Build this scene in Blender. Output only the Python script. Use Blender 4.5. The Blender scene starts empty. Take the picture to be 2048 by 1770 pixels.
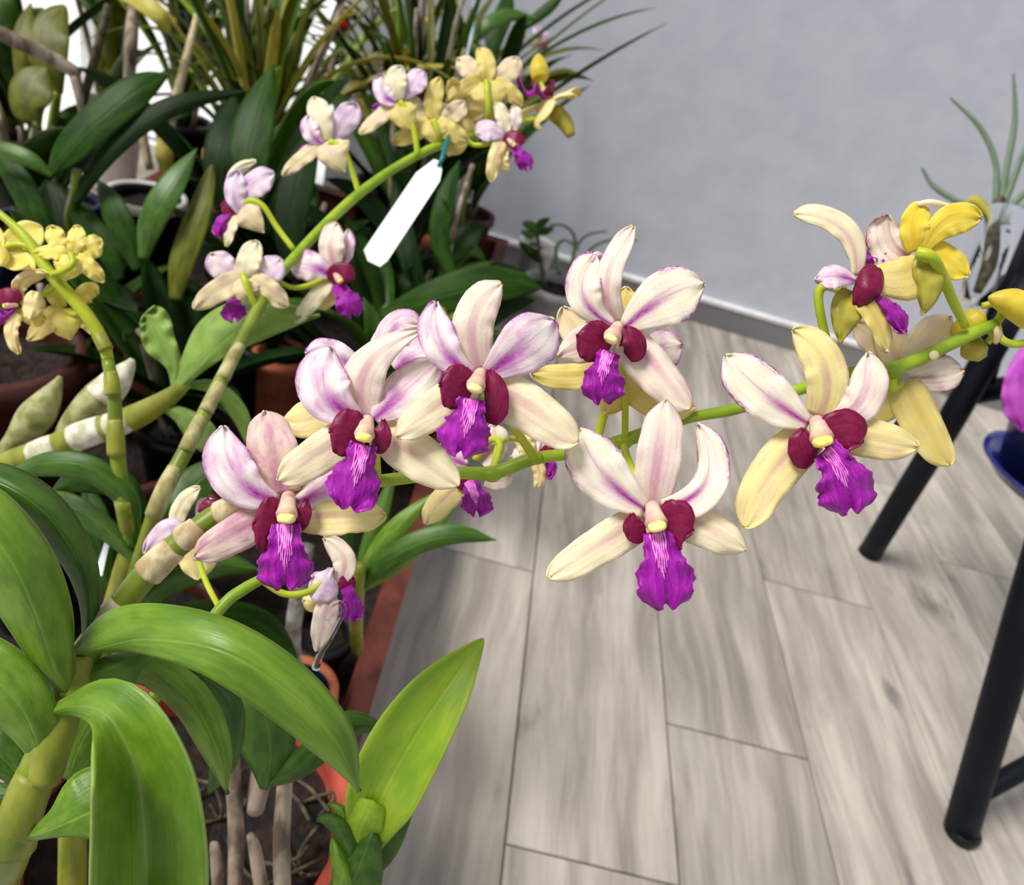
import bpy, math, random
import numpy as np
from mathutils import Matrix, Vector
random.seed(7); rng = np.random.RandomState(7)

# ---------------------------------------------------------------- camera, light, exposure
H = 0.8; F = 1600.0
def rot(a, b, c):
    ca, sa, cb, sb, cc, sc = math.cos(a), math.sin(a), math.cos(b), math.sin(b), math.cos(c), math.sin(c)
    A = np.array([[ca, -sa, 0], [sa, ca, 0], [0, 0, 1]]); B = np.array([[1, 0, 0], [0, cb, -sb], [0, sb, cb]])
    C = np.array([[cc, -sc, 0], [sc, cc, 0], [0, 0, 1]])
    return A @ B @ C
R = rot(-0.07639, 0.99396, 0.31239)
CAM = np.array([0, 0, H])
S = bpy.context.scene
COL = S.collection
cd = bpy.data.cameras.new('camera'); cam = bpy.data.objects.new('camera', cd); COL.objects.link(cam)
cd.sensor_fit = 'HORIZONTAL'; cd.sensor_width = 36; cd.lens = F / 2048 * 36; cd.clip_start = 0.01
M = Matrix([list(R[i]) + [CAM[i]] for i in range(3)] + [[0, 0, 0, 1]]); cam.matrix_world = M
cd.dof.use_dof = True; cd.dof.focus_distance = 0.31; cd.dof.aperture_fstop = 13.0
S.camera = cam
W = bpy.data.worlds.new('overcast_sky'); S.world = W; W.use_nodes = True
bg = W.node_tree.nodes['Background']; bg.inputs[0].default_value = (0.93, 0.96, 1.0, 1); bg.inputs[1].default_value = 0.55
sd = bpy.data.lights.new('sun', 'SUN'); sun = bpy.data.objects.new('sun', sd); COL.objects.link(sun)
sd.energy = 4.0; sd.angle = math.radians(22); sd.color = (1.0, 0.97, 0.92)
sun.rotation_euler = Vector((0.70, 0.26, -1.0)).to_track_quat('-Z', 'Y').to_euler(); sun.location = (-1, -1, 3)
S.view_settings.view_transform = 'Standard'; S.view_settings.look = 'None'
S.view_settings.exposure = 0.0; S.view_settings.gamma = 1.0; S.view_settings.use_curve_mapping = False

# ---------------------------------------------------------------- geometry helpers
def P(x, y, d):
    """world point seen at pixel (x, y) of the 2048 x 1770 frame, d metres along the camera axis"""
    return CAM + R @ np.array([(x - 1024) / F * d, -(y - 885) / F * d, -d])
def DZ(x, y, z):
    a = P(x, y, 0)[2]; b = P(x, y, 1)[2]
    return (z - a) / (b - a)
def PZ(x, y, z): return P(x, y, DZ(x, y, z))

ORG = {}
def reg(o, org): ORG[o.name] = np.array(org, float)
def thing(name, label, cat, loc, group=None, kind=None):
    o = bpy.data.objects.new(name, None); COL.objects.link(o); o.location = loc; o.empty_display_size = 0.02
    tag(o, label, cat, group, kind); reg(o, loc); return o
def tag(o, label, cat, group=None, kind=None):
    o['label'] = label; o['category'] = cat
    if group: o['group'] = group
    if kind: o['kind'] = kind
    return o
def mesh(name, verts, faces, mats, parent=None, uv=None, mi=None, smooth=True, org=None):
    V = np.asarray(verts, float)
    if org is None: org = V[0]
    org = np.array(org, float)
    me = bpy.data.meshes.new(name); me.from_pydata((V - org).tolist(), [], [tuple(map(int, f)) for f in faces])
    for m in (mats if isinstance(mats, (list, tuple)) else [mats]): me.materials.append(m)
    if mi is not None: me.polygons.foreach_set('material_index', np.asarray(mi, dtype=np.int32))
    if smooth: me.polygons.foreach_set('use_smooth', [True] * len(me.polygons))
    if uv is not None:
        l = me.uv_layers.new(name='UVMap'); idx = np.empty(len(me.loops), dtype=np.int32); me.loops.foreach_get('vertex_index', idx)
        l.data.foreach_set('uv', np.asarray(uv, float)[idx].ravel())
    me.update()
    o = bpy.data.objects.new(name, me); COL.objects.link(o)
    if parent is not None:
        o.parent = parent; o.location = org - ORG[parent.name]
    else: o.location = org
    reg(o, org); return o

def cr(rows, t):
    rows = np.asarray(rows, float); n = len(rows) - 1
    s = min(max(t, 0), 1) * n; i = min(int(s), n - 1); f = s - i
    p1, p2 = rows[i], rows[i + 1]; p0 = rows[i - 1] if i else 2 * p1 - p2; p3 = rows[i + 2] if i + 2 <= n else 2 * p2 - p1
    return .5 * (2 * p1 + (p2 - p0) * f + (2 * p0 - 5 * p1 + 4 * p2 - p3) * f * f + (3 * p1 - p0 - 3 * p2 + p3) * f ** 3)

def shell(name, G, mats, parent, thick, ref=None):
    """a thin closed blade from a grid G[v][u] of points; side 0 is the one that looks towards ref"""
    nv, nu = G.shape[0] - 1, G.shape[1] - 1
    du = np.gradient(G, axis=1); dv = np.gradient(G, axis=0)
    N = np.cross(du, dv); L = np.linalg.norm(N, axis=2, keepdims=True)
    N = N / np.maximum(L, 1e-12)
    if L[-1].max() < 1e-9 or True: N[-1] = N[-2]
    flip = False
    if ref is not None:
        s = ((ref - G) * N * L).sum() if ref.ndim == 1 and np.linalg.norm(ref) > 0 else 0
        flip = s < 0
    if flip: N = -N
    B = G - N * thick
    m = (nu + 1) * (nv + 1)
    V = np.concatenate([G.reshape(-1, 3), B.reshape(-1, 3)])
    uu, vv = np.meshgrid(np.linspace(0, 1, nu + 1), np.linspace(0, 1, nv + 1))
    uv = np.stack([uu.ravel(), vv.ravel()], 1); uv = np.concatenate([uv, uv])
    fs, mi = [], []
    k = lambda j, i: j * (nu + 1) + i
    for j in range(nv):
        for i in range(nu):
            q = (k(j, i), k(j, i + 1), k(j + 1, i + 1), k(j + 1, i))
            a = q if not flip else q[::-1]
            fs.append(a); mi.append(0); fs.append(tuple(m + t for t in a[::-1])); mi.append(1)
    ring = [k(0, i) for i in range(nu + 1)] + [k(j, nu) for j in range(1, nv + 1)] + [k(nv, i) for i in range(nu - 1, -1, -1)] + [k(j, 0) for j in range(nv - 1, 0, -1)]
    for a, b in zip(ring, ring[1:] + ring[:1]):
        q = (b, a, a + m, b + m); fs.append(q if not flip else q[::-1]); mi.append(0)
    if not isinstance(mats, (list, tuple)): mats = [mats, mats]
    return mesh(name, V, fs, mats, parent, uv, mi, org=G[0, nu // 2])

PROF = dict(dors=[.42, .72, .95, 1, .96, .85, .62], petal=[.28, .58, .85, .99, 1, .9, .66], lat=[.75, .95, 1, .97, .9, .78, .55],
            leaf=[.55, .85, 1, 1, .93, .72, .36], strap=[.7, .9, 1, 1, .95, .8, .45], lip=[.5, .58, .62, .9, 1.04, 1.0, .92],
            lobe=[.45, .85, 1, 1, .95, .85, .6], even=[1, 1, 1, 1, 1, 1, 1], point=[.6, .9, 1, .9, .7, .45, .18])

def grid(rows, nu=10, nv=22, tip=.78, ew=1.6, ruf=0, rufn=5, notch=0, seed=0, out=0, crease=0, blunt=0):
    """rows of (x, y, depth, width left, width right, edge depth left, right); pixels and metres"""
    G = np.zeros((nv + 1, nu + 1, 3)); r = np.random.RandomState(seed + 11); ph = r.rand(4) * 6.28
    k1, k2, k3 = (r.rand(3) - .5)
    for j in range(nv + 1):
        t = j / nv
        if tip < 1: t = (j / nv) if j / nv < .6 else .6 + .4 * math.sin((j / nv - .6) / .4 * math.pi / 2)
        q = cr(rows, t); a = cr(rows, min(t + .02, 1)); b = cr(rows, max(t - .02, 0))
        tx, ty = a[0] - b[0], a[1] - b[1]; l = math.hypot(tx, ty) + 1e-9; tx /= l; ty /= l
        e = 1.0
        if tip < 1 and t > tip: e = math.sqrt(max(0, 1 - ((t - tip) / (1 - tip)) ** 2))
        e = max(e, blunt)
        for i in range(nu + 1):
            u = 2 * i / nu - 1; au = abs(u)
            w = (q[3] if u < 0 else q[4]) * e; ed = (q[5] if u < 0 else q[6])
            wob = 1 + out * au ** 2 * (math.sin(t * rufn * 7 + ph[0] + (0 if u < 0 else 2)) * .6 + math.sin(t * rufn * 17.3 + ph[2] + (0 if u < 0 else 1)) * .5)
            x = q[0] + (ty * -u) * w * wob; y = q[1] + (-tx * -u) * w * wob
            sl_ = -out * 50 * t ** 8 * math.cos(u * 5.5 + (ph[3] - 3.1) * .3) * (notch > 0); x += tx * sl_; y += ty * sl_
            if notch: x -= tx * notch * t ** 4 * max(0, 1 - au * 2.5) ** 1.5; y -= ty * notch * t ** 4 * max(0, 1 - au * 2.5) ** 1.5
            d = q[2] + ed * au ** ew + ruf * au ** 2 * math.sin(t * rufn * 6.28 + ph[1] + (0 if u < 0 else 1.7)) * min(1, t * 2)
            d += ruf * 3 * (k1 * u * math.sin(t * 3.1) + k2 * u * u * math.sin(t * 5 + ph[3]) + k3 * u * t)
            if crease: d += crease * math.exp(-(u / .14) ** 2) * math.sin(min(1, t * 1.2) * 3.14)
            if ruf and t > .75: d += ruf * (t - .75) * 4 * math.sin(u * 7 + ph[2])
            G[j, i] = P(x, y, d)
    return G

def pet(base, mid, tip, wl, wr, prof='dors', el=.2, er=.2, d0=.3, tipr=.78, **k):
    """blade along base - mid - tip (x, y, cm behind d0); widths in pixels, edge depths in cm"""
    b, m, e = [np.array([p[0], p[1], d0 + (p[2] if len(p) > 2 else 0) / 100.]) for p in (base, mid, tip)]
    c = 2 * m - .5 * (b + e); rows = []
    pr = PROF[prof]
    for i in range(7):
        t = i / 6; q = (1 - t) ** 2 * b + 2 * t * (1 - t) * c + t * t * e
        g = min(1, .25 + t * 1.8)
        rows.append([*q, wl * pr[i], wr * pr[i], el / 100 * pr[i] * g, er / 100 * pr[i] * g])
    return grid(rows, tip=tipr, **k)

def tubeg(pts, n=10, seg=6, flat=None):
    """pts: world (x, y, z, r); returns verts, faces, uv of a smooth closed tube"""
    pts = np.asarray(pts, float); K = (len(pts) - 1) * seg
    C = np.array([cr(pts, i / K) for i in range(K + 1)])
    V, fs, uv = [], [], []
    T = np.gradient(C[:, :3], axis=0); T /= np.linalg.norm(T, axis=1, keepdims=True) + 1e-12
    up = np.array([.3, .9, .2]); nrm = np.cross(T[0], up); nrm /= np.linalg.norm(nrm)
    for i in range(K + 1):
        nrm = nrm - T[i] * (nrm @ T[i]); nrm /= np.linalg.norm(nrm) + 1e-12
        bn = np.cross(T[i], nrm)
        for j in range(n):
            a = 2 * math.pi * j / n
            V.append(C[i, :3] + max(C[i, 3], 1e-5) * (math.cos(a) * nrm + math.sin(a) * bn)); uv.append((j / n, i / K))
    for i in range(K):
        for j in range(n):
            k = (j + 1) % n; fs.append((i * n + j, i * n + k, (i + 1) * n + k, (i + 1) * n + j))
    fs.append(tuple(range(n - 1, -1, -1))); fs.append(tuple(K * n + j for j in range(n)))
    return V, fs, uv
def tube(name, pts, mat, parent, n=10, seg=6):
    V, fs, uv = tubeg(pts, n, seg); return mesh(name, V, fs, mat, parent, uv)
def px(pts):
    """(x, y, depth, radius in pixels) -> world points with a radius in metres"""
    return [[*P(x, y, d), r * d / F] for x, y, d, r in pts]
def ptube(name, pts, mat, parent, n=10, seg=6): return tube(name, px(pts), mat, parent, n, seg)
def multi(name, parts, mat, parent, org=None):
    V, fs, uv = [], [], []
    for v, f, u in parts:
        k = len(V); V += list(v); fs += [tuple(i + k for i in q) for q in f]; uv += list(u)
    return mesh(name, V, fs, mat, parent, uv, org=org)
def lathe(name, c, prof, mat, parent=None, n=40, axis=None, mi=None):
    """prof: (r, z) from the inside bottom out and down; c: the world centre"""
    V, fs, uv, ms = [], [], [], []
    c = np.array(c, float); k = len(prof)
    Q = np.eye(3) if axis is None else np.array(Vector((0, 0, 1)).rotation_difference(Vector(axis)).to_matrix())
    for i in range(n):
        a = 2 * math.pi * i / n
        for j, (r, z) in enumerate(prof):
            V.append(c + Q @ np.array([r * math.cos(a), r * math.sin(a), z])); uv.append((i / n, j / (k - 1)))
    for i in range(n):
        for j in range(k - 1):
            a, b = i * k + j, ((i + 1) % n) * k + j
            fs.append((a, a + 1, b + 1, b)); ms.append(mi[j] if mi else 0)
    return mesh(name, V, fs, mat, parent, uv, ms, org=c)
def boxg(lo, hi, bev=0.0):
    x0, y0, z0 = lo; x1, y1, z1 = hi; b = bev
    V = [(x0, y0, z0), (x1, y0, z0), (x1, y1, z0), (x0, y1, z0), (x0, y0, z1 - b), (x1, y0, z1 - b), (x1, y1, z1 - b), (x0, y1, z1 - b),
         (x0 + b, y0 + b, z1), (x1 - b, y0 + b, z1), (x1 - b, y1 - b, z1), (x0 + b, y1 - b, z1)]
    f = [(3, 2, 1, 0), (0, 1, 5, 4), (1, 2, 6, 5), (2, 3, 7, 6), (3, 0, 4, 7), (4, 5, 9, 8), (5, 6, 10, 9), (6, 7, 11, 10), (7, 4, 8, 11), (8, 9, 10, 11)]
    return V, f

# ---------------------------------------------------------------- materials
def lin(r, g, b):
    f = lambda c: ((c / 255 + .055) / 1.055) ** 2.4 if c > 10 else c / 255 / 12.92
    return (f(r), f(g), f(b), 1)
class NT:
    def __init__(s, name):
        s.m = bpy.data.materials.new(name); s.m.use_nodes = True; s.t = s.m.node_tree
        s.b = s.t.nodes['Principled BSDF']; s.o = s.t.nodes['Material Output']
    def n(s, typ, **kw):
        nd = s.t.nodes.new(typ)
        for k, v in kw.items(): setattr(nd, k, v)
        return nd
    def set(s, sock, v):
        if hasattr(v, 'links') or isinstance(v, bpy.types.NodeSocket): s.t.links.new(v, sock)
        else: sock.default_value = v
    def math(s, op, a, b=0.0, c=None, clamp=False):
        nd = s.n('ShaderNodeMath', operation=op, use_clamp=clamp); s.set(nd.inputs[0], a); s.set(nd.inputs[1], b)
        if c is not None: s.set(nd.inputs[2], c)
        return nd.outputs[0]
    def mix(s, f, a, b, bt='MIX'):
        nd = s.n('ShaderNodeMix', data_type='RGBA', blend_type=bt, clamp_factor=True)
        s.set(nd.inputs[0], f); s.set(nd.inputs[6], a); s.set(nd.inputs[7], b); return nd.outputs[2]
    def mr(s, v, a, b, c=0.0, d=1.0):
        nd = s.n('ShaderNodeMapRange', interpolation_type='SMOOTHSTEP'); s.set(nd.inputs[0], v)
        for i, q in enumerate((a, b, c, d)): s.set(nd.inputs[i + 1], q)
        return nd.outputs[0]
    def vec(s, x, y, z):
        nd = s.n('ShaderNodeCombineXYZ'); s.set(nd.inputs[0], x); s.set(nd.inputs[1], y); s.set(nd.inputs[2], z); return nd.outputs[0]
    def noise(s, v, scale, detail=3.0, rough=.55, dist=0.0):
        nd = s.n('ShaderNodeTexNoise'); s.set(nd.inputs['Vector'], v); s.set(nd.inputs['Scale'], scale)
        s.set(nd.inputs['Detail'], detail); s.set(nd.inputs['Roughness'], rough); s.set(nd.inputs['Distortion'], dist); return nd.outputs[0]
    def uv(s):
        a = s.n('ShaderNodeUVMap'); b = s.n('ShaderNodeSeparateXYZ'); s.t.links.new(a.outputs[0], b.inputs[0]); return b.outputs[0], b.outputs[1]
    def rnd(s): return s.n('ShaderNodeObjectInfo').outputs['Random']
    def obj(s): return s.n('ShaderNodeTexCoord').outputs['Object']
    def bump(s, h, st, dist=.001):
        nd = s.n('ShaderNodeBump'); s.set(nd.inputs['Strength'], st); s.set(nd.inputs['Distance'], dist); s.set(nd.inputs['Height'], h)
        s.t.links.new(nd.outputs[0], s.b.inputs['Normal'])
    def fin(s, col, rough=.5, spec=.4, trans=0.0):
        s.set(s.b.inputs['Base Color'], col); s.set(s.b.inputs['Roughness'], rough); s.b.inputs['Specular IOR Level'].default_value = spec
        if trans:
            t = s.n('ShaderNodeBsdfTranslucent'); s.set(t.inputs[0], col); m = s.n('ShaderNodeMixShader'); m.inputs[0].default_value = trans
            s.t.links.new(s.b.outputs[0], m.inputs[1]); s.t.links.new(t.outputs[0], m.inputs[2]); s.t.links.new(m.outputs[0], s.o.inputs[0])
        return s.m

def m_tepal(name, base, blush, bl, stripe, st, sw, sl, edge, es, vein=.35, trans=.3):
    """base colour, blush (bl), central stripe (st strength, sw width, sl length), coloured edge marks (es)"""
    s = NT(name); x, v = s.uv(); u = s.math('MULTIPLY_ADD', x, 2.0, -1.0); au = s.math('ABSOLUTE', u); r = s.math('MULTIPLY', s.rnd(), 37.0)
    n1 = s.noise(s.vec(u, s.math('MULTIPLY', v, 2.2), r), 1.6, 3); n2 = s.noise(s.vec(s.math('MULTIPLY', u, 2.0), s.math('MULTIPLY', v, 3.0), r), 7.0, 3)
    # fine veins running along the blade, a little fanned and wandering
    fan = s.math('MULTIPLY', u, s.math('MULTIPLY_ADD', v, -.25, 1.1))
    ph = s.math('MULTIPLY_ADD', s.math('SUBTRACT', n2, .5), 7.0, s.math('MULTIPLY', fan, 21.0))
    vn = s.math('POWER', s.math('MULTIPLY_ADD', s.math('SINE', ph), .5, .5), 4.0)
    vn = s.math('MULTIPLY', vn, s.mr(n1, .35, .65, .25, 1.0))
    g = s.math('EXPONENT', s.math('MULTIPLY', s.math('POWER', s.math('DIVIDE', s.math('ADD', u, s.math('MULTIPLY', s.math('SUBTRACT', n1, .5), .12)), s.math('MULTIPLY_ADD', v, -sw * .55, sw)), 2.0), -1.0))
    fall = s.mr(v, .2, sl, 1.0, 0.0)
    str_ = s.math('MULTIPLY', s.math('MULTIPLY', g, fall), s.mr(n2, .25, .6, .78, 1.0))
    thin = s.math('MULTIPLY', s.math('EXPONENT', s.math('MULTIPLY', s.math('POWER', s.math('DIVIDE', u, .05), 2.0), -1.0)), s.mr(v, .5, .97, .55, 0.0))
    str_ = s.math('MULTIPLY', s.math('MAXIMUM', str_, thin), st)
    m = s.math('MAXIMUM', s.math('MULTIPLY', au, s.mr(v, .3, .6)), s.mr(v, .84, 1.0))
    en = s.noise(s.vec(s.math('MULTIPLY', u, 1.3), s.math('MULTIPLY', v, 1.0), r), 26.0, 2)
    ed = s.math('MULTIPLY', s.math('MULTIPLY', s.mr(m, .72, 1.0), s.mr(en, .44, .6)), es)
    rim = s.math('MULTIPLY', s.mr(m, .93, 1.0), es * .7)
    c = s.mix(s.math('MULTIPLY', s.math('MAXIMUM', s.mr(n1, .38, .7), s.math('MULTIPLY', s.mr(au, .4, 1.0), .6)), bl), base, blush)
    c = s.mix(s.math('MULTIPLY', vn, vein * .55), c, s.mix(.45, blush, stripe))
    c = s.mix(str_, c, stripe); c = s.mix(ed, c, edge); c = s.mix(rim, c, edge)
    s.bump(s.math('ADD', vn, s.math('MULTIPLY', n2, .8)), .25, .0006)
    return s.fin(c, .5, .25, trans)

CREAM = lin(250, 243, 206); WHITE = lin(253, 248, 242); PINK = lin(236, 188, 226); MAG = lin(176, 40, 170); YEL = lin(240, 220, 120); ROSE = lin(222, 160, 190)
T = {}
T['p_pink'] = m_tepal('petal_white_magenta', WHITE, PINK, .9, lin(172, 28, 168), 1.0, .46, .8, lin(180, 50, 190), .8, .5)
T['s_pink'] = m_tepal('sepal_cream_pink', lin(253, 245, 226), lin(240, 206, 218), .6, lin(205, 105, 160), .6, .34, 1.0, PINK, .12, .4)
T['p_cream'] = m_tepal('petal_cream_magenta', lin(252, 247, 222), lin(250, 230, 236), .5, lin(172, 36, 162), 1.0, .28, .75, lin(170, 30, 170), 1.0, .35)
T['s_rose'] = m_tepal('sepal_rose_cream', lin(250, 232, 214), lin(226, 172, 196), .95, lin(190, 90, 150), .7, .4, 1.1, lin(250, 238, 225), .3, .5)
T['s_cream'] = m_tepal('sepal_cream', lin(253, 246, 208), lin(243, 218, 206), .5, lin(205, 120, 160), .5, .32, 1.0, YEL, .15, .3)
T['s_gold'] = m_tepal('sepal_cream_yellow', lin(250, 238, 165), lin(240, 205, 185), .45, lin(196, 120, 150), .5, .22, 1.0, YEL, .3, .3)
T['back'] = m_tepal('sepal_back_straw', lin(232, 214, 122), lin(238, 222, 160), .6, lin(190, 160, 70), .35, .3, 1.0, lin(248, 240, 200), .35, .35)
T['back_pale'] = m_tepal('sepal_back_pale', lin(240, 228, 176), lin(238, 206, 206), .6, lin(215, 170, 160), .3, .3, 1.0, lin(250, 245, 225), .3, .3)
T['back_yel'] = m_tepal('sepal_back_yellow', lin(242, 218, 66), lin(246, 230, 120), .6, lin(225, 170, 70), .35, .35, .9, lin(248, 236, 150), .3, .35)
T['back_lemon'] = m_tepal('sepal_back_lemon', lin(240, 226, 104), lin(248, 238, 160), .7, lin(220, 190, 80), .35, .35, .9, lin(250, 244, 180), .35, .3)
T['p_red'] = m_tepal('petal_red_veined', lin(250, 240, 225), lin(246, 220, 215), .5, lin(170, 40, 90), .6, .2, .9, lin(150, 25, 70), 1.0, 1.0)
T['p_lilac'] = m_tepal('petal_lilac', lin(244, 232, 236), lin(228, 190, 232), .8, lin(205, 130, 215), .5, .35, .9, lin(220, 160, 230), .4, .15)
T['s_ivory'] = m_tepal('sepal_ivory', lin(246, 240, 200), lin(242, 226, 220), .5, lin(222, 200, 150), .25, .35, .9, WHITE, .2, .15)
def m_lip(name, a, b, rimc, bst=.5, vs=.16):
    s = NT(name); x, v = s.uv(); u = s.math('MULTIPLY_ADD', x, 2.0, -1.0); au = s.math('ABSOLUTE', u); r = s.math('MULTIPLY', s.rnd(), 31.0)
    n = s.noise(s.vec(s.math('MULTIPLY', u, 1.5), s.math('MULTIPLY', v, 1.5), r), 5.0, 4); vn = s.math('POWER', s.math('MULTIPLY_ADD', s.math('SINE', s.math('MULTIPLY_ADD', n, 14.0, s.math('MULTIPLY', u, 16.0))), .5, .5), 3.0)
    c = s.mix(s.mr(n, .3, .7), a, b); c = s.mix(s.math('MULTIPLY', vn, vs), c, lin(225, 90, 215))
    c = s.mix(s.math('MULTIPLY', s.mr(s.math('MAXIMUM', au, s.mr(v, .85, 1.0)), .94, 1.0), .6), c, rimc)
    s.bump(n, bst, .002)
    return s.fin(c, .42, .35, .15)
T['lip'] = m_lip('lip_purple', lin(140, 6, 145), lin(172, 12, 172), lin(220, 110, 215))
T['lobe'] = m_lip('lip_lobe_crimson', lin(104, 0, 44), lin(132, 2, 62), lin(150, 30, 95), .08, .03)
def simple(name, col, rough=.5, col2=None, sc=12.0, bump=0.0, spec=.4, trans=0.0, stretch=(1, 1, 1), det=4.0, dist=.001, lo=.35, hi=.65):
    s = NT(name)
    if col2 is None: col2 = tuple(c * .75 for c in col[:3]) + (1,)
    mp = s.n('ShaderNodeMapping'); mp.inputs['Scale'].default_value = stretch; s.t.links.new(s.obj(), mp.inputs[0])
    ad = s.n('ShaderNodeVectorMath', operation='ADD'); s.t.links.new(mp.outputs[0], ad.inputs[0]); s.set(ad.inputs[1], s.vec(s.math('MULTIPLY', s.rnd(), 17.0), 0.0, 0.0))
    n = s.noise(ad.outputs[0], sc, det)
    c = s.mix(s.mr(n, lo, hi), col, col2)
    if bump: s.bump(n, bump, dist)
    return s.fin(c, rough, spec, trans)
T['crest'] = simple('lip_crest_pink', lin(240, 150, 225), .4, lin(215, 80, 200), 400)
T['column'] = simple('column_cream_pink', lin(246, 218, 184), .4, lin(236, 186, 180), 150, trans=.2)
T['cap'] = simple('anther_cap_yellow', lin(250, 226, 100), .5, lin(252, 240, 170), 260)
T['pedicel'] = simple('pedicel_yellow_green', lin(192, 200, 50), .4, lin(172, 188, 40), 90, trans=.1)
T['rachis'] = simple('flower_stem_green', lin(150, 175, 40), .4, lin(120, 150, 25), 60, .1)
T['chin'] = simple('chin_olive', lin(190, 180, 70), .45, lin(160, 150, 50), 90, trans=.15)
T['bud'] = simple('bud_yellow', lin(225, 205, 60), .45, lin(205, 180, 50), 90, trans=.15)
T['cane'] = simple('cane_olive_green', lin(125, 140, 35), .4, lin(95, 115, 20), 40, .15, stretch=(1, 1, .4))
T['cane_fat'] = simple('cane_yellow_green', lin(148, 148, 50), .45, lin(112, 122, 30), 60, .3, stretch=(1, 1, .3))
T['sheath'] = simple('dry_sheath', lin(214, 198, 160), .7, lin(170, 145, 105), 160, .4, stretch=(1, 1, .3))
T['sheath_o'] = simple('olive_tan_sheath', lin(186, 176, 124), .6, lin(140, 136, 76), 140, .3, stretch=(1, 1, .3))
T['sheath_w'] = simple('white_papery_sheath', lin(228, 226, 212), .7, lin(185, 180, 150), 120, .4)
T['dry'] = simple('dried_cane', lin(170, 154, 136), .75, lin(98, 80, 66), 70, .6, stretch=(1, 1, .3))
T['bulb'] = simple('pseudobulb_grey_green', lin(170, 168, 120), .6, lin(120, 125, 60), 90, .4)
T['root'] = simple('aerial_root', lin(92, 84, 60), .8, lin(46, 42, 28), 90, .4)

def m_leaf(name, a, b, rib, rough=.33, trans=.18, spec=.45, streak=.35):
    s = NT(name); x, v = s.uv(); u = s.math('MULTIPLY_ADD', x, 2.0, -1.0); r = s.math('MULTIPLY', s.rnd(), 23.0)
    n = s.noise(s.vec(u, s.math('MULTIPLY', v, 3.0), r), 2.2, 4); st = s.noise(s.vec(s.math('MULTIPLY', u, 12.0), v, r), 2.5, 3)
    sp = s.noise(s.vec(s.math('MULTIPLY', u, 3.0), s.math('MULTIPLY', v, 8.0), r), 9.0, 3)
    c = s.mix(s.mr(n, .32, .68), a, b)
    c = s.mix(s.math('MULTIPLY', s.mr(st, .45, .75), streak), c, tuple(q * .7 for q in a[:3]) + (1,))
    c = s.mix(s.math('MULTIPLY', s.mr(sp, .68, .8), .25), c, rib)
    mid = s.math('EXPONENT', s.math('MULTIPLY', s.math('POWER', s.math('DIVIDE', u, .045), 2.0), -1.0))
    c = s.mix(s.math('MULTIPLY', mid, .18), c, rib)
    e = s.mr(s.math('ABSOLUTE', u), .95, 1.0); c = s.mix(s.math('MULTIPLY', e, .4), c, rib)
    s.bump(s.math('ADD', s.math('MULTIPLY', mid, -.8), s.math('ADD', s.math('MULTIPLY', st, .35), s.math('MULTIPLY', n, .8))), .3, .0015)
    return s.fin(c, rough, spec, trans)
T['lf'] = m_leaf('leaf_bright_green', lin(120, 156, 44), lin(86, 126, 20), lin(176, 200, 104), .36)
T['lf2'] = m_leaf('leaf_mid_green', lin(74, 112, 24), lin(48, 86, 12), lin(120, 160, 70), .38)
T['lfu'] = m_leaf('leaf_underside_green', lin(88, 128, 34), lin(66, 108, 24), lin(130, 160, 70), .45)
T['lfy'] = m_leaf('leaf_young_yellow_green', lin(176, 204, 52), lin(140, 184, 44), lin(206, 222, 90), .4, .3, streak=.7)
T['lfp'] = m_leaf('leaf_pale_green', lin(150, 180, 84), lin(120, 158, 60), lin(185, 200, 120), .45, .25)
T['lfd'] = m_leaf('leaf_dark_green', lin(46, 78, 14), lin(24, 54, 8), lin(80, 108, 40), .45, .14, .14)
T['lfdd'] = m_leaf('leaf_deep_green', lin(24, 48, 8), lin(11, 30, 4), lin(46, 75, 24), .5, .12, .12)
T['lfo'] = m_leaf('leaf_olive', lin(128, 130, 26), lin(84, 94, 12), lin(160, 160, 70), .45, .4)
T['lfg'] = m_leaf('leaf_grey_green', lin(128, 146, 122), lin(98, 120, 92), lin(150, 170, 150), .55, .15)
T['lfyel'] = m_leaf('leaf_yellowing', lin(214, 204, 90), lin(190, 176, 70), lin(230, 220, 140), .5, .35)

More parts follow.
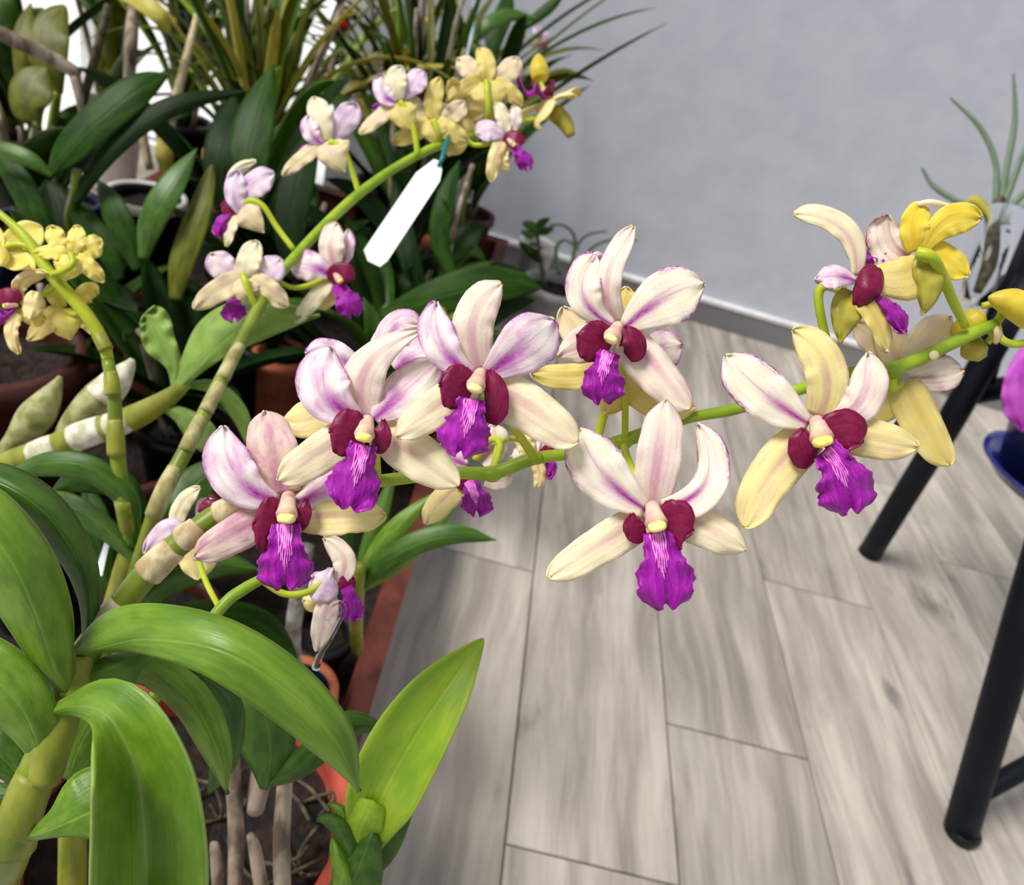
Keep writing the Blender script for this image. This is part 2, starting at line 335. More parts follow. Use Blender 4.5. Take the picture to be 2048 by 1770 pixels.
# ---------------------------------------------------------------- the setting
def m_plank():
    s = NT('wood_look_tile'); g = s.n('ShaderNodeNewGeometry'); sp = s.n('ShaderNodeSeparateXYZ'); s.t.links.new(g.outputs['Position'], sp.inputs[0])
    r = s.math('MULTIPLY', s.rnd(), 53.0); X, Y = sp.outputs[0], sp.outputs[1]
    warp = s.noise(s.vec(s.math('MULTIPLY', X, 3.0), s.math('MULTIPLY', Y, 1.2), r), 2.0, 2)
    xw = s.math('ADD', s.math('MULTIPLY', X, 26.0), s.math('MULTIPLY', warp, 2.2))
    gr = s.noise(s.vec(xw, s.math('MULTIPLY', Y, 2.2), r), 1.0, 6, .62)
    fi = s.noise(s.vec(s.math('MULTIPLY', X, 170.0), s.math('MULTIPLY', Y, 7.0), r), 1.0, 3)
    bl = s.noise(s.vec(s.math('MULTIPLY', X, 7.0), s.math('MULTIPLY', Y, 3.2), r), 1.0, 5, .6)
    kn = s.noise(s.vec(s.math('MULTIPLY', X, 12.0), s.math('MULTIPLY', Y, 4.5), s.math('ADD', r, 9.0)), 1.0, 4, .6)
    c = s.mix(s.mr(gr, .3, .7), lin(138, 130, 121), lin(192, 183, 172))
    c = s.mix(s.mr(bl, .45, .75, 0.0, .6), c, lin(136, 129, 122)); c = s.mix(s.mr(bl, .22, .45, .6, 0.0), c, lin(198, 192, 183))
    c = s.mix(s.mr(kn, .6, .76, 0.0, .75), c, lin(92, 88, 84)); c = s.mix(s.mr(fi, .5, .75, 0.0, .22), c, lin(130, 120, 110))
    tint = s.mr(s.rnd(), 0.0, 1.0, .84, 1.06); c = s.mix(1.0, c, s.vec(tint, tint, tint), 'MULTIPLY')
    s.bump(s.math('ADD', gr, s.math('MULTIPLY', fi, .4)), .2, .001); return s.fin(c, .48, .35)
PW = .2436 * H; X0 = .2002 * H; YW = 2.06; XL = -1.15
grout = simple('grout_grey', lin(140, 134, 126), .9)
V, f = boxg((XL, -.6, -.03), (3.2, YW, -.0045)); fl = mesh('floor', V, f, grout, smooth=False); tag(fl, 'grey-brown floor of wood-look plank tiles', 'floor', kind='structure')
mp_ = m_plank(); PL = 1.18
for k in range(-7, 13):
    x0 = X0 + PW * k
    off = {0: .476, 1: .686, 2: -.15, 3: .28, -1: .9, 4: .05}.get(k, (k * .37) % PL)
    y = off - 2 * PL
    while y < YW:
        a, b = max(y, -.6), min(y + PL, YW)
        if b - a > .01:
            V, f = boxg((max(x0 + .0012, XL), a + .0012, -.006), (x0 + PW - .0012, b - .0012, 0), .0009); mesh('plank', V, f, mp_, fl, smooth=False)
        y += PL
wallm = simple('wall_paint_grey_white', lin(204, 207, 217), .85, lin(196, 200, 211), 9, .5, .2, dist=.004, det=8)
XD = -.47
V, f = boxg((XD, YW, 0), (3.2, YW + .12, 2.7)); tag(mesh('wall_back', V, f, wallm, smooth=False), 'tall light grey plaster wall behind the flowers', 'wall', kind='structure')
whitem = simple('added_white_tile', lin(246, 246, 244), .7, lin(236, 236, 234), 4, .1, .3)  # for the invented white ground that makes the leaf gaps bright
V, f = boxg((-6, -3, -.05), (XL - .001, 9, -.004)); tr_ = mesh('added_bright_floor', V, f, whitem, smooth=False); tag(tr_, 'made-up white floor outside, added to catch the sun and brighten the gaps between the leaves', 'floor', kind='structure')
V, f = boxg((XL - .001, YW + .001, -.05), (3.2, 9, -.004)); mesh('added_bright_slab', V, f, whitem, tr_, smooth=False)  # more of the added white ground, seen through the opening behind
gl = NT('clear_glass'); gl.b.inputs['Transmission Weight'].default_value = 1.0; gl.b.inputs['Roughness'].default_value = .02; gl.b.inputs['IOR'].default_value = 1.2; gl.b.inputs['Base Color'].default_value = (.97, .98, .98, 1)
frm = simple('added_door_white', lin(240, 240, 240), .4)
dr = thing('added_door_1', 'made-up white framed glass door beside the grey wall, added to open onto the bright floor', 'door', (XL, YW, 0), kind='structure')  # invented opening, put in so the bright ground shows behind the plants
for lo, hi in (((XL, YW, 0), (XL + .05, YW + .05, 2.3)), ((XD - .05, YW, 0), (XD - .001, YW + .05, 2.3)), ((XL + .05, YW, 0), (XD - .05, YW + .05, .05)), ((XL + .05, YW, 2.25), (XD - .05, YW + .05, 2.3))):
    V, f = boxg(lo, hi, .004); mesh('added_door_frame', V, f, frm, dr, smooth=False)
V, f = boxg((XL + .05, YW + .02, .05), (XD - .05, YW + .026, 2.25)); mesh('added_pane', V, f, gl.m, dr, smooth=False)
V, f = boxg((XD, YW - .012, 0), (3.2, YW, .062)); bb = mesh('baseboard_back', V, f, simple('baseboard_grey', lin(136, 134, 134), .5, lin(118, 116, 118), 5, stretch=(.3, 1, 1)), smooth=False)
tag(bb, 'grey tile baseboard along the foot of the back wall', 'baseboard', kind='structure')
V, f = boxg((XD, YW - .014, .062), (3.2, YW, .075), .004); mesh('cap_strip', V, f, simple('white_cap', lin(240, 240, 240), .5), bb, smooth=False)
# ---------------------------------------------------------------- flowers
KN = dict(D='dorsal_sepal', P='petal', L='lateral_sepal')
KP = dict(D='dors', P='petal', L='lat')
CNT = [0]
def crest(flower, G, us=(-.5, -.3, -.14, 0, .14, .3, .5), v0=.03, v1=.7, r=.0005):
    """pale raised keels on the lip, laid on the lip's own surface"""
    nv, nu = G.shape[0] - 1, G.shape[1] - 1; parts = []
    for n, u in enumerate(us):
        pts = []
        for k in range(9):
            t = v0 + (v1 - .12 * abs(u) / .3 - v0) * k / 8; uu = u * (1 - .45 * k / 8) + .02 * math.sin(k * 1.7 + n)
            j = t * nv; i = (uu + 1) / 2 * nu; a, b = int(j), int(i); fa, fb = j - a, i - b
            p = (G[a, b] * (1 - fa) * (1 - fb) + G[a + 1, b] * fa * (1 - fb) + G[a, b + 1] * (1 - fa) * fb + G[a + 1, b + 1] * fa * fb)
            c = CAM - p; pts.append([*(p + c / np.linalg.norm(c) * .0004), r * (1 - .55 * k / 8) * (1 + .25 * math.sin(k * 2.1 + n * 2))])
        parts.append(tubeg(pts, 5, 2))
    return multi('lip_crest', parts, T['crest'], flower)
def ellipsoid(name, c, ax, mat, parent, nu=16, nv=10, box=1.0):
    V, fs, uv = [], [], []; ax = [np.array(a) for a in ax]
    for j in range(nv + 1):
        th = math.pi * j / nv
        for i in range(nu):
            a = 2 * math.pi * i / nu
            q = [math.copysign(abs(w) ** box, w) for w in (math.sin(th) * math.cos(a), math.sin(th) * math.sin(a), math.cos(th))]
            V.append(c + ax[0] * q[0] + ax[1] * q[1] + ax[2] * q[2]); uv.append((i / nu, j / nv))
    for j in range(nv):
        for i in range(nu):
            k = (i + 1) % nu; fs.append((j * nu + i, (j + 1) * nu + i, (j + 1) * nu + k, j * nu + k))
    return mesh(name, V, fs, mat, parent, uv, org=c)
def camv(x, y, z): return R @ np.array([x, y, z])
def flower(plant, d0, ped, teps, lip=None, col=None, lobes=(), pm='pedicel', label=None):
    fo = ptube('flower', ped, T[pm], plant, 10, 6)
    if label: fo['label'] = label
    for t in teps:
        kind, mf, mb, b, m, e, wl, wr = t[:8]; k = dict(t[8]) if len(t) > 8 else {}
        CNT[0] += 1
        prof = k.pop('prof', KP[kind]); th = k.pop('th', .0007)
        k.setdefault('ruf', .0011 if kind == 'P' else .0008); k.setdefault('rufn', 3); k.setdefault('out', .015)
        G = pet(b, m, e, wl, wr, prof, k.pop('el', .2) * .55, k.pop('er', .2) * .55, d0, seed=CNT[0], crease=.0006, ew=2.0, **k)
        shell(KN[kind], G, [T[mf], T[mb]], fo, th, CAM)
    for l in lobes:
        b, m, e, wl, wr = l[:5]; wl *= 1.3; wr *= 1.3; k = dict(l[5]) if len(l) > 5 else {}
        CNT[0] += 1
        G = pet(b, m, e, wl, wr, 'lobe', k.pop('el', .06), k.pop('er', .06), d0, seed=CNT[0], ruf=.0004, rufn=3, out=.03, tipr=.6, **k)
        shell('lip_lobe', G, T['lobe'], fo, .0007, CAM)
    if lip:
        b, m, e, wl, wr = lip[:5]; k = dict(lip[5]) if len(lip) > 5 else {}
        CNT[0] += 1; cr_ = k.pop('crest', True); us = k.pop('us', (-.5, -.3, -.14, 0, .14, .3, .5)); cv = k.pop('v1', .7)
        G = pet(b, m, e, wl, wr, k.pop('prof', 'lip'), k.pop('el', .45), k.pop('er', .45), d0, k.pop('tipr', .84), blunt=.5, nu=16, nv=30, seed=CNT[0], ruf=k.pop('ruf', .0022), rufn=3, out=.09, notch=k.pop('notch', 7), **k)
        shell('lip', G, T['lip'], fo, .0008, CAM)
        if cr_: crest(fo, G, us, v1=cv)
    if col:
        (x0, y0, z0), (x1, y1, z1), r = col; a, b = d0 + z0 / 100, d0 + z1 / 100
        ptube('column', [(x0, y0, a, r * .62), ((x0 + x1) / 2, (y0 + y1) / 2, (a + b) / 2 - .0012, r * .8), (x1 - (x1 - x0) * .15, y1 - (y1 - y0) * .15, b, r * 1.0)], T['column'], fo, 12, 5)
        c = P(x1, y1, b - .001); s = r * b / F
        dx, dy = x1 - x0, y1 - y0; l = math.hypot(dx, dy); t = camv(dx / l, -dy / l, 0); sd_ = camv(dy / l, dx / l, 0)
        ellipsoid('anther_cap', c + t * s * .05, [sd_ * s * .8, t * s * .45, camv(0, 0, s * .85)], T['cap'], fo, box=.72)
    return fo

# ---- the orchid in front, with the long spray
base1 = P(20, 1700, .3) * 0; pot_c = PZ(380, 1612, .25)
front = thing('dendrobium_orchid', 'large dendrobium orchid in the foreground bearing the long cream and purple flower spray', 'orchid', (pot_c[0], pot_c[1], .23))
ptube('cane', [(60, 1850, .47, 30), (0, 1790, .38, 36), (20, 1700, .312, 40), (55, 1590, .303, 36), (100, 1480, .300, 34), (140, 1370, .302, 32), (175, 1300, .304, 29), (215, 1248, .305, 27), (300, 1140, .307, 26), (400, 1055, .31, 24), (470, 1010, .315, 20), (560, 985, .325, 15), (650, 975, .33, 13)], T['cane'], front, 16, 6)
for q in ([(203, 1262, .3045, 33), (222, 1238, .3045, 33), (246, 1206, .3045, 29.5)], [(296, 1146, .3065, 31), (320, 1122, .306, 30), (348, 1096, .3065, 27)], [(365, 1078, .3085, 28), (385, 1066, .308, 28), (398, 1055, .309, 26)], [(440, 1027, .312, 26), (458, 1018, .311, 25), (480, 1004, .3125, 19)]):
    ptube('sheath', q, T['sheath'], front, 14, 5)
for q in ([(28, 1690, .309, 42), (48, 1610, .301, 41), (75, 1545, .3, 38)], [(88, 1560, .2995, 32), (105, 1490, .298, 37), (130, 1405, .2995, 36)], [(150, 1395, .3, 27), (150, 1370, .3, 31), (155, 1310, .3015, 33)]):
    ptube('leaf_sheath', q, T['cane_fat'], front, 14, 5)
RA = [(650, 975, .33, 13), (760, 962, .333, 13), (900, 946, .335, 13), (985, 946, .336, 14), (1065, 918, .336, 13), (1150, 905, .337, 12), (1245, 882, .338, 14), (1370, 838, .338, 11), (1470, 818, .339, 12), (1610, 775, .34, 12), (1700, 744, .342, 12), (1785, 738, .343, 14), (1880, 698, .345, 13), (1950, 664, .346, 13), (1992, 648, .346, 11)]
ptube('flower_stem', RA, T['rachis'], front, 14, 6)
for x, y, d, r in ((985, 950, .334, 15), (1072, 916, .335, 14), (1245, 884, .337, 16), (1787, 742, .342, 16)):
    ellipsoid('stem_node', P(x, y, d), [camv(r * 1.3 * d / F, 0, 0), camv(0, r * d / F, 0), camv(0, 0, r * d / F)], T['rachis'], front)
ellipsoid('stem_scar', P(1868, 711, .3405), [camv(.0022, 0, 0), camv(0, .0022, 0), camv(0, 0, .001)], T['sheath'], front)

PB = ('back_pale'); SB = 'back'
# first flower from the cane
flower(front, .302, [(640, 976, .33, 8), (610, 990, .322, 9), (585, 1000, .312, 10)], [
    ('D', 's_rose', SB, (566, 988, .35), (547, 905, .0), (530, 822, .25), 52, 50, dict(tipr=.88, prof='strap')),
    ('P', 'p_pink', PB, (556, 1003, .1), (474, 952, -.35), (446, 853, .1), 54, 44, dict(tipr=.7, el=.3, er=-.3)),
    ('P', 'p_pink', PB, (592, 1003, .2), (650, 980, .3), (735, 925, .6), 34, 38, dict(el=.3)),
    ('L', 's_rose', SB, (548, 1024, .4), (464, 1070, .0), (388, 1114, .2), 40, 36, dict(el=.3, er=.3)),
    ('L', 's_gold', SB, (600, 1035, .45), (688, 1030, .25), (770, 1030, .5), 34, 40, dict(el=.2, er=-.1, out=.06, rufn=2))],
    lip=((570, 1045, -.25), (570, 1112, -.75), (570, 1178, -.45), 54, 54),
    lobes=[((566, 1058, -.1), (532, 1050, -.55), (508, 1046, -.6), 40, 44), ((590, 1060, -.1), (606, 1035, -.4), (612, 998, -.3), 14, 12)],
    col=((577, 992, .1), (573, 1036, -.75), 22))
# second
flower(front, .292, [(755, 962, .332, 8), (750, 900, .318, 9), (738, 850, .304, 10)], [
    ('D', 's_pink', SB, (733, 838, .35), (735, 735, -.2), (842, 658, -.5), 44, 46, dict(prof='point', el=.3, er=.2, tipr=.95)),
    ('P', 'p_pink', PB, (722, 838, .1), (652, 782, -.2), (660, 694, .2), 56, 52, dict(tipr=.68)),
    ('P', 'p_pink', PB, (748, 838, .2), (802, 790, .15), (876, 722, .4), 44, 44, dict(tipr=.8)),
    ('L', 's_cream', SB, (716, 856, .4), (632, 912, .0), (556, 962, .2), 42, 40, dict(el=.3, er=.3)),
    ('L', 's_cream', SB, (752, 862, .45), (836, 914, .1), (914, 972, .2), 48, 46, dict(el=.3, er=.3, prof='leaf', tipr=.85))],
    lip=((728, 888, -.3), (715, 945, -.75), (697, 1018, -.45), 50, 54),
    lobes=[((728, 882, -.1), (688, 868, -.55), (660, 862, -.6), 34, 40), ((748, 900, -.1), (764, 880, -.45), (766, 840, -.35), 18, 14)],
    col=((735, 840, .1), (728, 874, -.75), 21))
# third
flower(front, .284, [(1068, 915, .333, 9), (1045, 880, .322, 9), (1020, 846, .31, 9), (970, 790, .296, 10)], [
    ('D', 's_pink', SB, (960, 742, .35), (948, 640, -.25), (1002, 568, .1), 42, 42, dict(el=.3, er=.3, prof='strap', tipr=.85)),
    ('P', 'p_pink', PB, (948, 750, .1), (884, 690, -.2), (872, 604, .25), 40, 34, dict(tipr=.7, prof='petal', er=-.4)),
    ('P', 'p_pink', PB, (972, 750, .15), (1050, 690, -.3), (1108, 640, .0), 56, 58, dict(tipr=.62)),
    ('L', 's_cream', SB, (940, 768, .4), (866, 820, .0), (793, 872, .2), 40, 38, dict(el=.3, er=.3)),
    ('L', 's_cream', SB, (984, 770, .45), (1066, 818, .05), (1154, 884, .25), 44, 54, dict(el=.3, er=.3, tipr=.86))],
    lip=((944, 797, -.3), (934, 848, -.75), (920, 912, -.45), 50, 52),
    lobes=[((942, 790, -.1), (906, 776, -.55), (880, 770, -.6), 32, 38), ((982, 848, -.1), (992, 796, -.45), (978, 740, -.35), 18, 20)],
    col=((961, 746, .1), (950, 776, -.75), 20))
# the one turned away behind the fourth
flower(front, .332, [(1194, 884, .336, 9), (1205, 838, .335, 9), (1218, 800, .334, 10), (1230, 740, .334, 11)], [
    ('L', SB, 's_cream', (1210, 740, .2), (1140, 752, .1), (1062, 745, .3), 30, 26, {}),
    ('L', SB, 's_cream', (1240, 720, .1), (1310, 790, -.1), (1392, 815, .2), 40, 46, dict(prof='leaf')),
    ('L', SB, 's_cream', (1235, 720, -.1), (1225, 780, -.25), (1212, 828, .1), 62, 50, dict(prof='point', el=.5, er=.5)),
    ('P', PB, 'p_cream', (1225, 720, .5), (1170, 680, .3), (1126, 615, .5), 34, 32, {}),
    ('P', 'p_pink', PB, (1260, 720, .3), (1320, 700, .4), (1364, 688, .3), 38, 42, dict(tipr=.6)),
    ('D', SB, 's_cream', (1240, 690, .5), (1246, 630, .4), (1252, 575, .4), 30, 34, {})])
# fourth
flower(front, .308, [(1250, 884, .337, 7), (1250, 780, .328, 7), (1240, 700, .318, 8)], [
    ('D', 's_pink', SB, (1236, 648, .35), (1216, 562, -.35), (1266, 452, .15), 28, 28, dict(prof='lat', tipr=.88, el=.35, er=.25)),
    ('P', 'p_cream', PB, (1228, 652, .1), (1166, 590, -.25), (1190, 508, .2), 34, 38, dict(tipr=.85, el=.3, er=-.4)),
    ('P', 'p_cream', PB, (1250, 654, .1), (1330, 595, -.25), (1408, 566, .05), 54, 60, dict(tipr=.6)),
    ('L', 's_pink', SB, (1222, 664, .4), (1172, 688, .05), (1117, 712, .3), 38, 40, dict(tipr=.6)),
    ('L', 's_pink', SB, (1252, 668, .45), (1318, 738, .05), (1380, 818, .2), 32, 54, dict(prof='lat', tipr=.86, er=.4))],
    lip=((1218, 702, -.3), (1205, 748, -.75), (1204, 806, -.35), 46, 38, dict(notch=10)),
    lobes=[((1218, 700, -.1), (1186, 682, -.5), (1156, 668, -.6), 32, 34), ((1256, 716, -.1), (1270, 690, -.5), (1250, 652, -.4), 24, 18)],
    col=((1236, 652, .1), (1222, 677, -.8), 18))
ptube('petal_tip_curl', [(1180, 530, .31, 4), (1192, 512, .3105, 9), (1205, 520, .313, 9), (1206, 545, .316, 6)], T['p_pink'], front, 8, 5)
# fifth, hanging below the stem
flower(front, .296, [(1246, 884, .336, 8), (1258, 925, .33, 8), (1285, 985, .316, 9), (1302, 1020, .306, 10)], [
    ('D', 's_pink', SB, (1303, 1012, .4), (1320, 905, -.1), (1332, 800, .15), 46, 44, dict(prof='strap', tipr=.8)),
    ('P', 'p_cream', PB, (1292, 1020, .1), (1204, 945, -.3), (1158, 856, .1), 56, 54, dict(tipr=.64)),
    ('P', 'p_cream', PB, (1326, 1016, .1), (1412, 958, -.15), (1394, 846, .25), 24, 44, dict(tipr=.82, prof='strap', er=-.35)),
    ('L', 's_cream', SB, (1290, 1036, .45), (1196, 1092, .0), (1097, 1156, .2), 42, 38, dict(tipr=.82)),
    ('L', 's_cream', SB, (1334, 1020, .45), (1416, 1056, .05), (1492, 1100, .25), 36, 44, dict(tipr=.72))],
    lip=((1312, 1062, -.3), (1325, 1130, -.75), (1333, 1217, -.4), 58, 54, dict(v1=.66)),
    lobes=[((1290, 1076, -.1), (1270, 1058, -.35), (1264, 1028, -.3), 18, 16), ((1325, 1066, -.1), (1356, 1056, -.5), (1384, 1062, -.5), 44, 34)],
    col=((1304, 1012, .1), (1314, 1052, -.75), 23))
# sixth
flower(front, .297, [(1640, 770, .34, 8), (1640, 800, .325, 9), (1636, 845, .307, 10)], [
    ('D', 's_gold', SB, (1640, 836, .35), (1652, 736, -.25), (1586, 660, .0), 44, 42, dict(prof='strap', tipr=.86)),
    ('P', 'p_cream', PB, (1618, 848, .1), (1536, 792, -.3), (1452, 712, .05), 52, 50, dict(tipr=.8, prof='petal')),
    ('P', 's_pink', PB, (1652, 842, .1), (1722, 800, -.2), (1736, 706, .2), 36, 44, dict(tipr=.76)),
    ('L', 's_gold', SB, (1622, 868, .4), (1540, 950, -.05), (1490, 1054, .15), 52, 46, dict(tipr=.84)),
    ('L', 's_gold', SB, (1664, 856, .45), (1752, 876, .05), (1837, 893, .25), 38, 44, dict(tipr=.7))],
    lip=((1650, 898, -.3), (1685, 950, -.75), (1704, 1026, -.35), 54, 60, dict(us=(-.36, -.2, -.06, .06, .2, .36))),
    lobes=[((1622, 930, -.1), (1604, 898, -.45), (1606, 858, -.4), 22, 26), ((1652, 898, -.1), (1690, 872, -.5), (1722, 886, -.5), 42, 38)],
    col=((1633, 842, .1), (1645, 882, -.75), 24))
# seventh, seen from its side
flower(front, .322, [(1672, 750, .342, 8), (1655, 690, .338, 9), (1637, 600, .334, 9), (1650, 572, .332, 10), (1690, 580, .328, 11)], [
    ('D', 's_cream', SB, (1712, 552, .2), (1686, 462, -.1), (1588, 428, .2), 20, 30, dict(tipr=.88)),
    ('P', PB, 'p_pink', (1714, 540, .8), (1708, 510, .9), (1690, 480, 1.0), 14, 14, {}),
    ('L', 'chin', 'chin', (1700, 580, .1), (1684, 628, -.2), (1680, 686, .0), 46, 26, dict(prof='point', el=.6, er=.5)),
    ('L', SB, 's_cream', (1706, 585, .0), (1750, 635, -.2), (1774, 705, .2), 24, 22, dict(prof='lat')),
    ('L', 's_gold', SB, (1740, 600, .9), (1775, 615, .9), (1798, 655, 1.0), 16, 18, {}),
    ('P', 'p_pink', PB, (1712, 562, -.4), (1670, 553, -.7), (1632, 560, -.4), 26, 24, dict(tipr=.6, el=.3))],
    lip=((1752, 600, -.2), (1778, 622, -.5), (1806, 664, -.2), 24, 14, dict(notch=4, crest=False, ruf=.002)),
    lobes=[((1712, 562, -.2), (1735, 572, -.6), (1762, 588, -.5), 34, 36, dict(el=.5, er=.5))])
# eighth, yellow, seen from behind
flower(front, .325, [(1930, 652, .342, 8), (1905, 600, .333, 10), (1880, 540, .322, 11), (1860, 512, .317, 12), (1834, 506, .319, 13)], [
    ('P', 'p_red', 'p_red', (1820, 512, .7), (1786, 482, .9), (1776, 432, .8), 52, 26, dict(prof='strap', tipr=.8)),
    ('P', 'back_yel', 'p_red', (1848, 500, .2), (1896, 440, -.2), (1962, 436, .3), 28, 36, dict(prof='petal', tipr=.85)),
    ('D', 'back_yel', 's_cream', (1834, 502, .2), (1828, 452, -.1), (1848, 405, .2), 28, 32, dict(prof='strap', tipr=.9)),
    ('L', 'back_yel', 's_gold', (1850, 508, .3), (1890, 520, .2), (1936, 550, .5), 34, 34, dict(tipr=.8)),
    ('L', SB, 's_gold', (1838, 520, .0), (1790, 545, -.2), (1718, 535, .4), 62, 28, dict(prof='point', el=.5)),
    ('L', 'chin', 's_gold', (1840, 515, -.2), (1848, 570, -.5), (1846, 630, .1), 46, 22, dict(prof='point', el=.6, er=.6))],
    lip=((1770, 515, .9), (1745, 515, 1.0), (1720, 522, 1.1), 14, 18, dict(crest=False, notch=4)), pm='pedicel')
ptube('petal_tip_curl', [(1834, 408, .326, 5), (1862, 405, .325, 7), (1900, 413, .327, 5)], T['s_cream'], front, 8, 5)
# ninth, turned away below the stem tip
flower(front, .352, [(1786, 745, .343, 9), (1784, 775, .345, 10), (1800, 765, .35, 10)], [
    ('P', 'back_pale', 'p_cream', (1805, 742, .2), (1850, 690, .0), (1900, 632, .3), 40, 44, dict(tipr=.7)),
    ('D', 'back_pale', 's_cream', (1798, 730, .3), (1780, 670, .2), (1768, 615, .4), 34, 34, dict(prof='strap')),
    ('P', 'back_pale', 'p_cream', (1790, 735, .6), (1750, 690, .6), (1710, 645, .8), 24, 26, {}),
    ('P', 'p_red', 'back_pale', (1818, 755, .1), (1872, 752, -.1), (1926, 740, .2), 40, 34, dict(tipr=.75)),
    ('L', 'back_pale', 's_cream', (1790, 752, .5), (1730, 752, .5), (1672, 752, .6), 24, 24, {}),
    ('L', SB, 's_cream', (1800, 770, .0), (1770, 800, -.1), (1700, 840, .6), 44, 40, dict(prof='lat')),
    ('L', SB, 's_gold', (1812, 765, -.1), (1850, 840, -.3), (1900, 930, .1), 34, 50, dict(prof='lat', tipr=.86, el=.4))],
    lip=((1790, 845, .9), (1815, 855, .8), (1835, 850, .8), 14, 16, dict(crest=False, notch=3)))
# buds at the stem tip
def bud(plant, ped, a, m, b, r, mat='bud', pm='pedicel'):
    o = ptube('bud', ped, T[pm], plant, 10, 5)
    ptube('bud_tip', [(*a, r * .2), ((a[0] * 4 + m[0]) / 5, (a[1] * 4 + m[1]) / 5, (a[2] * 4 + m[2]) / 5, r * .6), ((a[0] * 2 + m[0]) / 3, (a[1] * 2 + m[1]) / 3, (a[2] * 2 + m[2]) / 3, r * .85), (*m, r), ((b[0] * 2 + m[0]) / 3, (b[1] * 2 + m[1]) / 3, (b[2] * 2 + m[2]) / 3, r * .6), (*b, r * .12)], T[mat], o, 20, 5)
bud(front, [(1990, 650, .346, 9), (2004, 625, .347, 8), (1992, 608, .348, 7), (1965, 612, .349, 7)], (1968, 625, .349), (1940, 648, .352), (1902, 668, .354), 26)
bud(front, [(1992, 648, .346, 9), (2000, 675, .345, 8), (2025, 688, .345, 8), (2060, 685, .345, 8)], (2075, 650, .34), (2030, 608, .338), (1978, 594, .337), 30)
bud(front, [(1975, 655, .35, 8), (1985, 672, .352, 7), (1975, 685, .354, 7)], (1975, 690, .355), (1945, 700, .358), (1922, 712, .36), 26, 'chin')
ptube('bract', [(1990, 652, .345, 6), (1996, 672, .3445, 8), (1990, 688, .345, 4)], T['sheath'], front, 8, 4)
# flowers half hidden behind the big ones
flower(front, .342, [(700, 970, .336, 7), (680, 880, .34, 7), (730, 760, .344, 8)], [
    ('D', 's_pink', SB, (760, 740, .2), (770, 690, .1), (800, 648, .1), 30, 22, {}),
    ('P', 'p_pink', PB, (775, 715, .0), (795, 655, -.1), (840, 650, .2), 34, 20, dict(prof='lat')),
    ('P', 'p_pink', PB, (730, 750, .1), (670, 715, .0), (612, 708, .2), 26, 34, {}),
    ('P', 'p_pink', PB, (790, 740, .0), (830, 712, -.2), (872, 690, .0), 46, 40, dict(ruf=.003)),
    ('L', 's_gold', SB, (700, 780, .2), (640, 830, .0), (566, 845, .2), 42, 44, {}),
    ('L', 's_gold', SB, (770, 770, .3), (790, 800, .2), (800, 850, .3), 36, 30, {})])
flower(front, .352, [(985, 948, .337, 7), (1000, 890, .345, 7), (980, 880, .35, 7), (950, 920, .352, 8)], [
    ('D', 's_pink', SB, (960, 925, .1), (985, 890, .1), (985, 850, .2), 28, 32, {}),
    ('P', 'p_pink', PB, (935, 930, .1), (900, 915, .1), (880, 890, .2), 30, 30, {}),
    ('L', 's_gold', SB, (940, 960, .1), (885, 1000, -.2), (852, 1048, .1), 28, 26, {}),
    ('L', 's_pink', SB, (970, 960, .2), (1000, 962, .1), (1020, 950, .2), 18, 18, {})],
    lip=((935, 960, -.2), (950, 995, -.5), (952, 1030, -.3), 32, 30, dict(notch=6)),
    lobes=[((940, 965, -.1), (925, 962, -.3), (915, 955, -.3), 14, 14)])
flower(front, .37, [(985, 946, .338, 6), (1000, 885, .352, 6), (1040, 880, .364, 6), (1070, 905, .37, 6)], [
    ('D', 's_gold', SB, (1065, 915, .1), (1050, 890, .1), (1040, 862, .2), 18, 20, {}),
    ('L', 's_gold', SB, (1070, 920, .1), (1080, 950, .1), (1072, 975, .2), 14, 14, {}),
    ('P', 'p_cream', PB, (1070, 910, .1), (1040, 915, .1), (1022, 915, .2), 20, 20, {}),
    ('P', 'p_cream', PB, (1075, 910, .3), (1085, 880, .3), (1085, 860, .3), 14, 14, {})],
    lip=((1082, 910, -.1), (1100, 925, -.2), (1098, 955, -.2), 12, 12, dict(crest=False, notch=3)), lobes=[((1080, 912, -.1), (1098, 900, -.3), (1105, 892, -.2), 10, 12)])
# lower side branch of the spray, with two flowers
ptube('side_branch', [(290, 1420, .34, 14), (335, 1360, .345, 13), (440, 1218, .355, 12), (485, 1180, .36, 12), (535, 1152, .365, 10)], T['rachis'], front, 12, 5)
ptube('sheath', [(318, 1386, .343, 16), (338, 1358, .3445, 16), (358, 1330, .346, 12)], T['sheath'], front, 12, 4)
flower(front, .375, [(525, 1162, .364, 7), (570, 1188, .368, 7), (620, 1182, .372, 7), (660, 1150, .376, 8)], [
    ('D', 's_pink', SB, (672, 1170, .2), (690, 1120, .1), (648, 1076, .3), 26, 22, {}),
    ('P', 'p_lilac', PB, (676, 1172, .0), (652, 1170, -.3), (626, 1150, .0), 40, 38, dict(tipr=.55)),
    ('P', 'p_lilac', PB, (680, 1165, .5), (692, 1140, .5), (700, 1105, .6), 18, 18, {}),
    ('L', 's_gold', SB, (650, 1185, .2), (632, 1200, .2), (606, 1200, .4), 26, 18, {}),
    ('L', 's_pink', SB, (662, 1190, .0), (650, 1240, -.2), (634, 1302, .1), 24, 26, dict(prof='leaf'))],
    lip=((690, 1175, -.2), (700, 1205, -.4), (698, 1240, -.2), 26, 20, dict(notch=4, crest=False)), lobes=[((680, 1175, .1), (698, 1165, .1), (708, 1160, .2), 14, 14)])
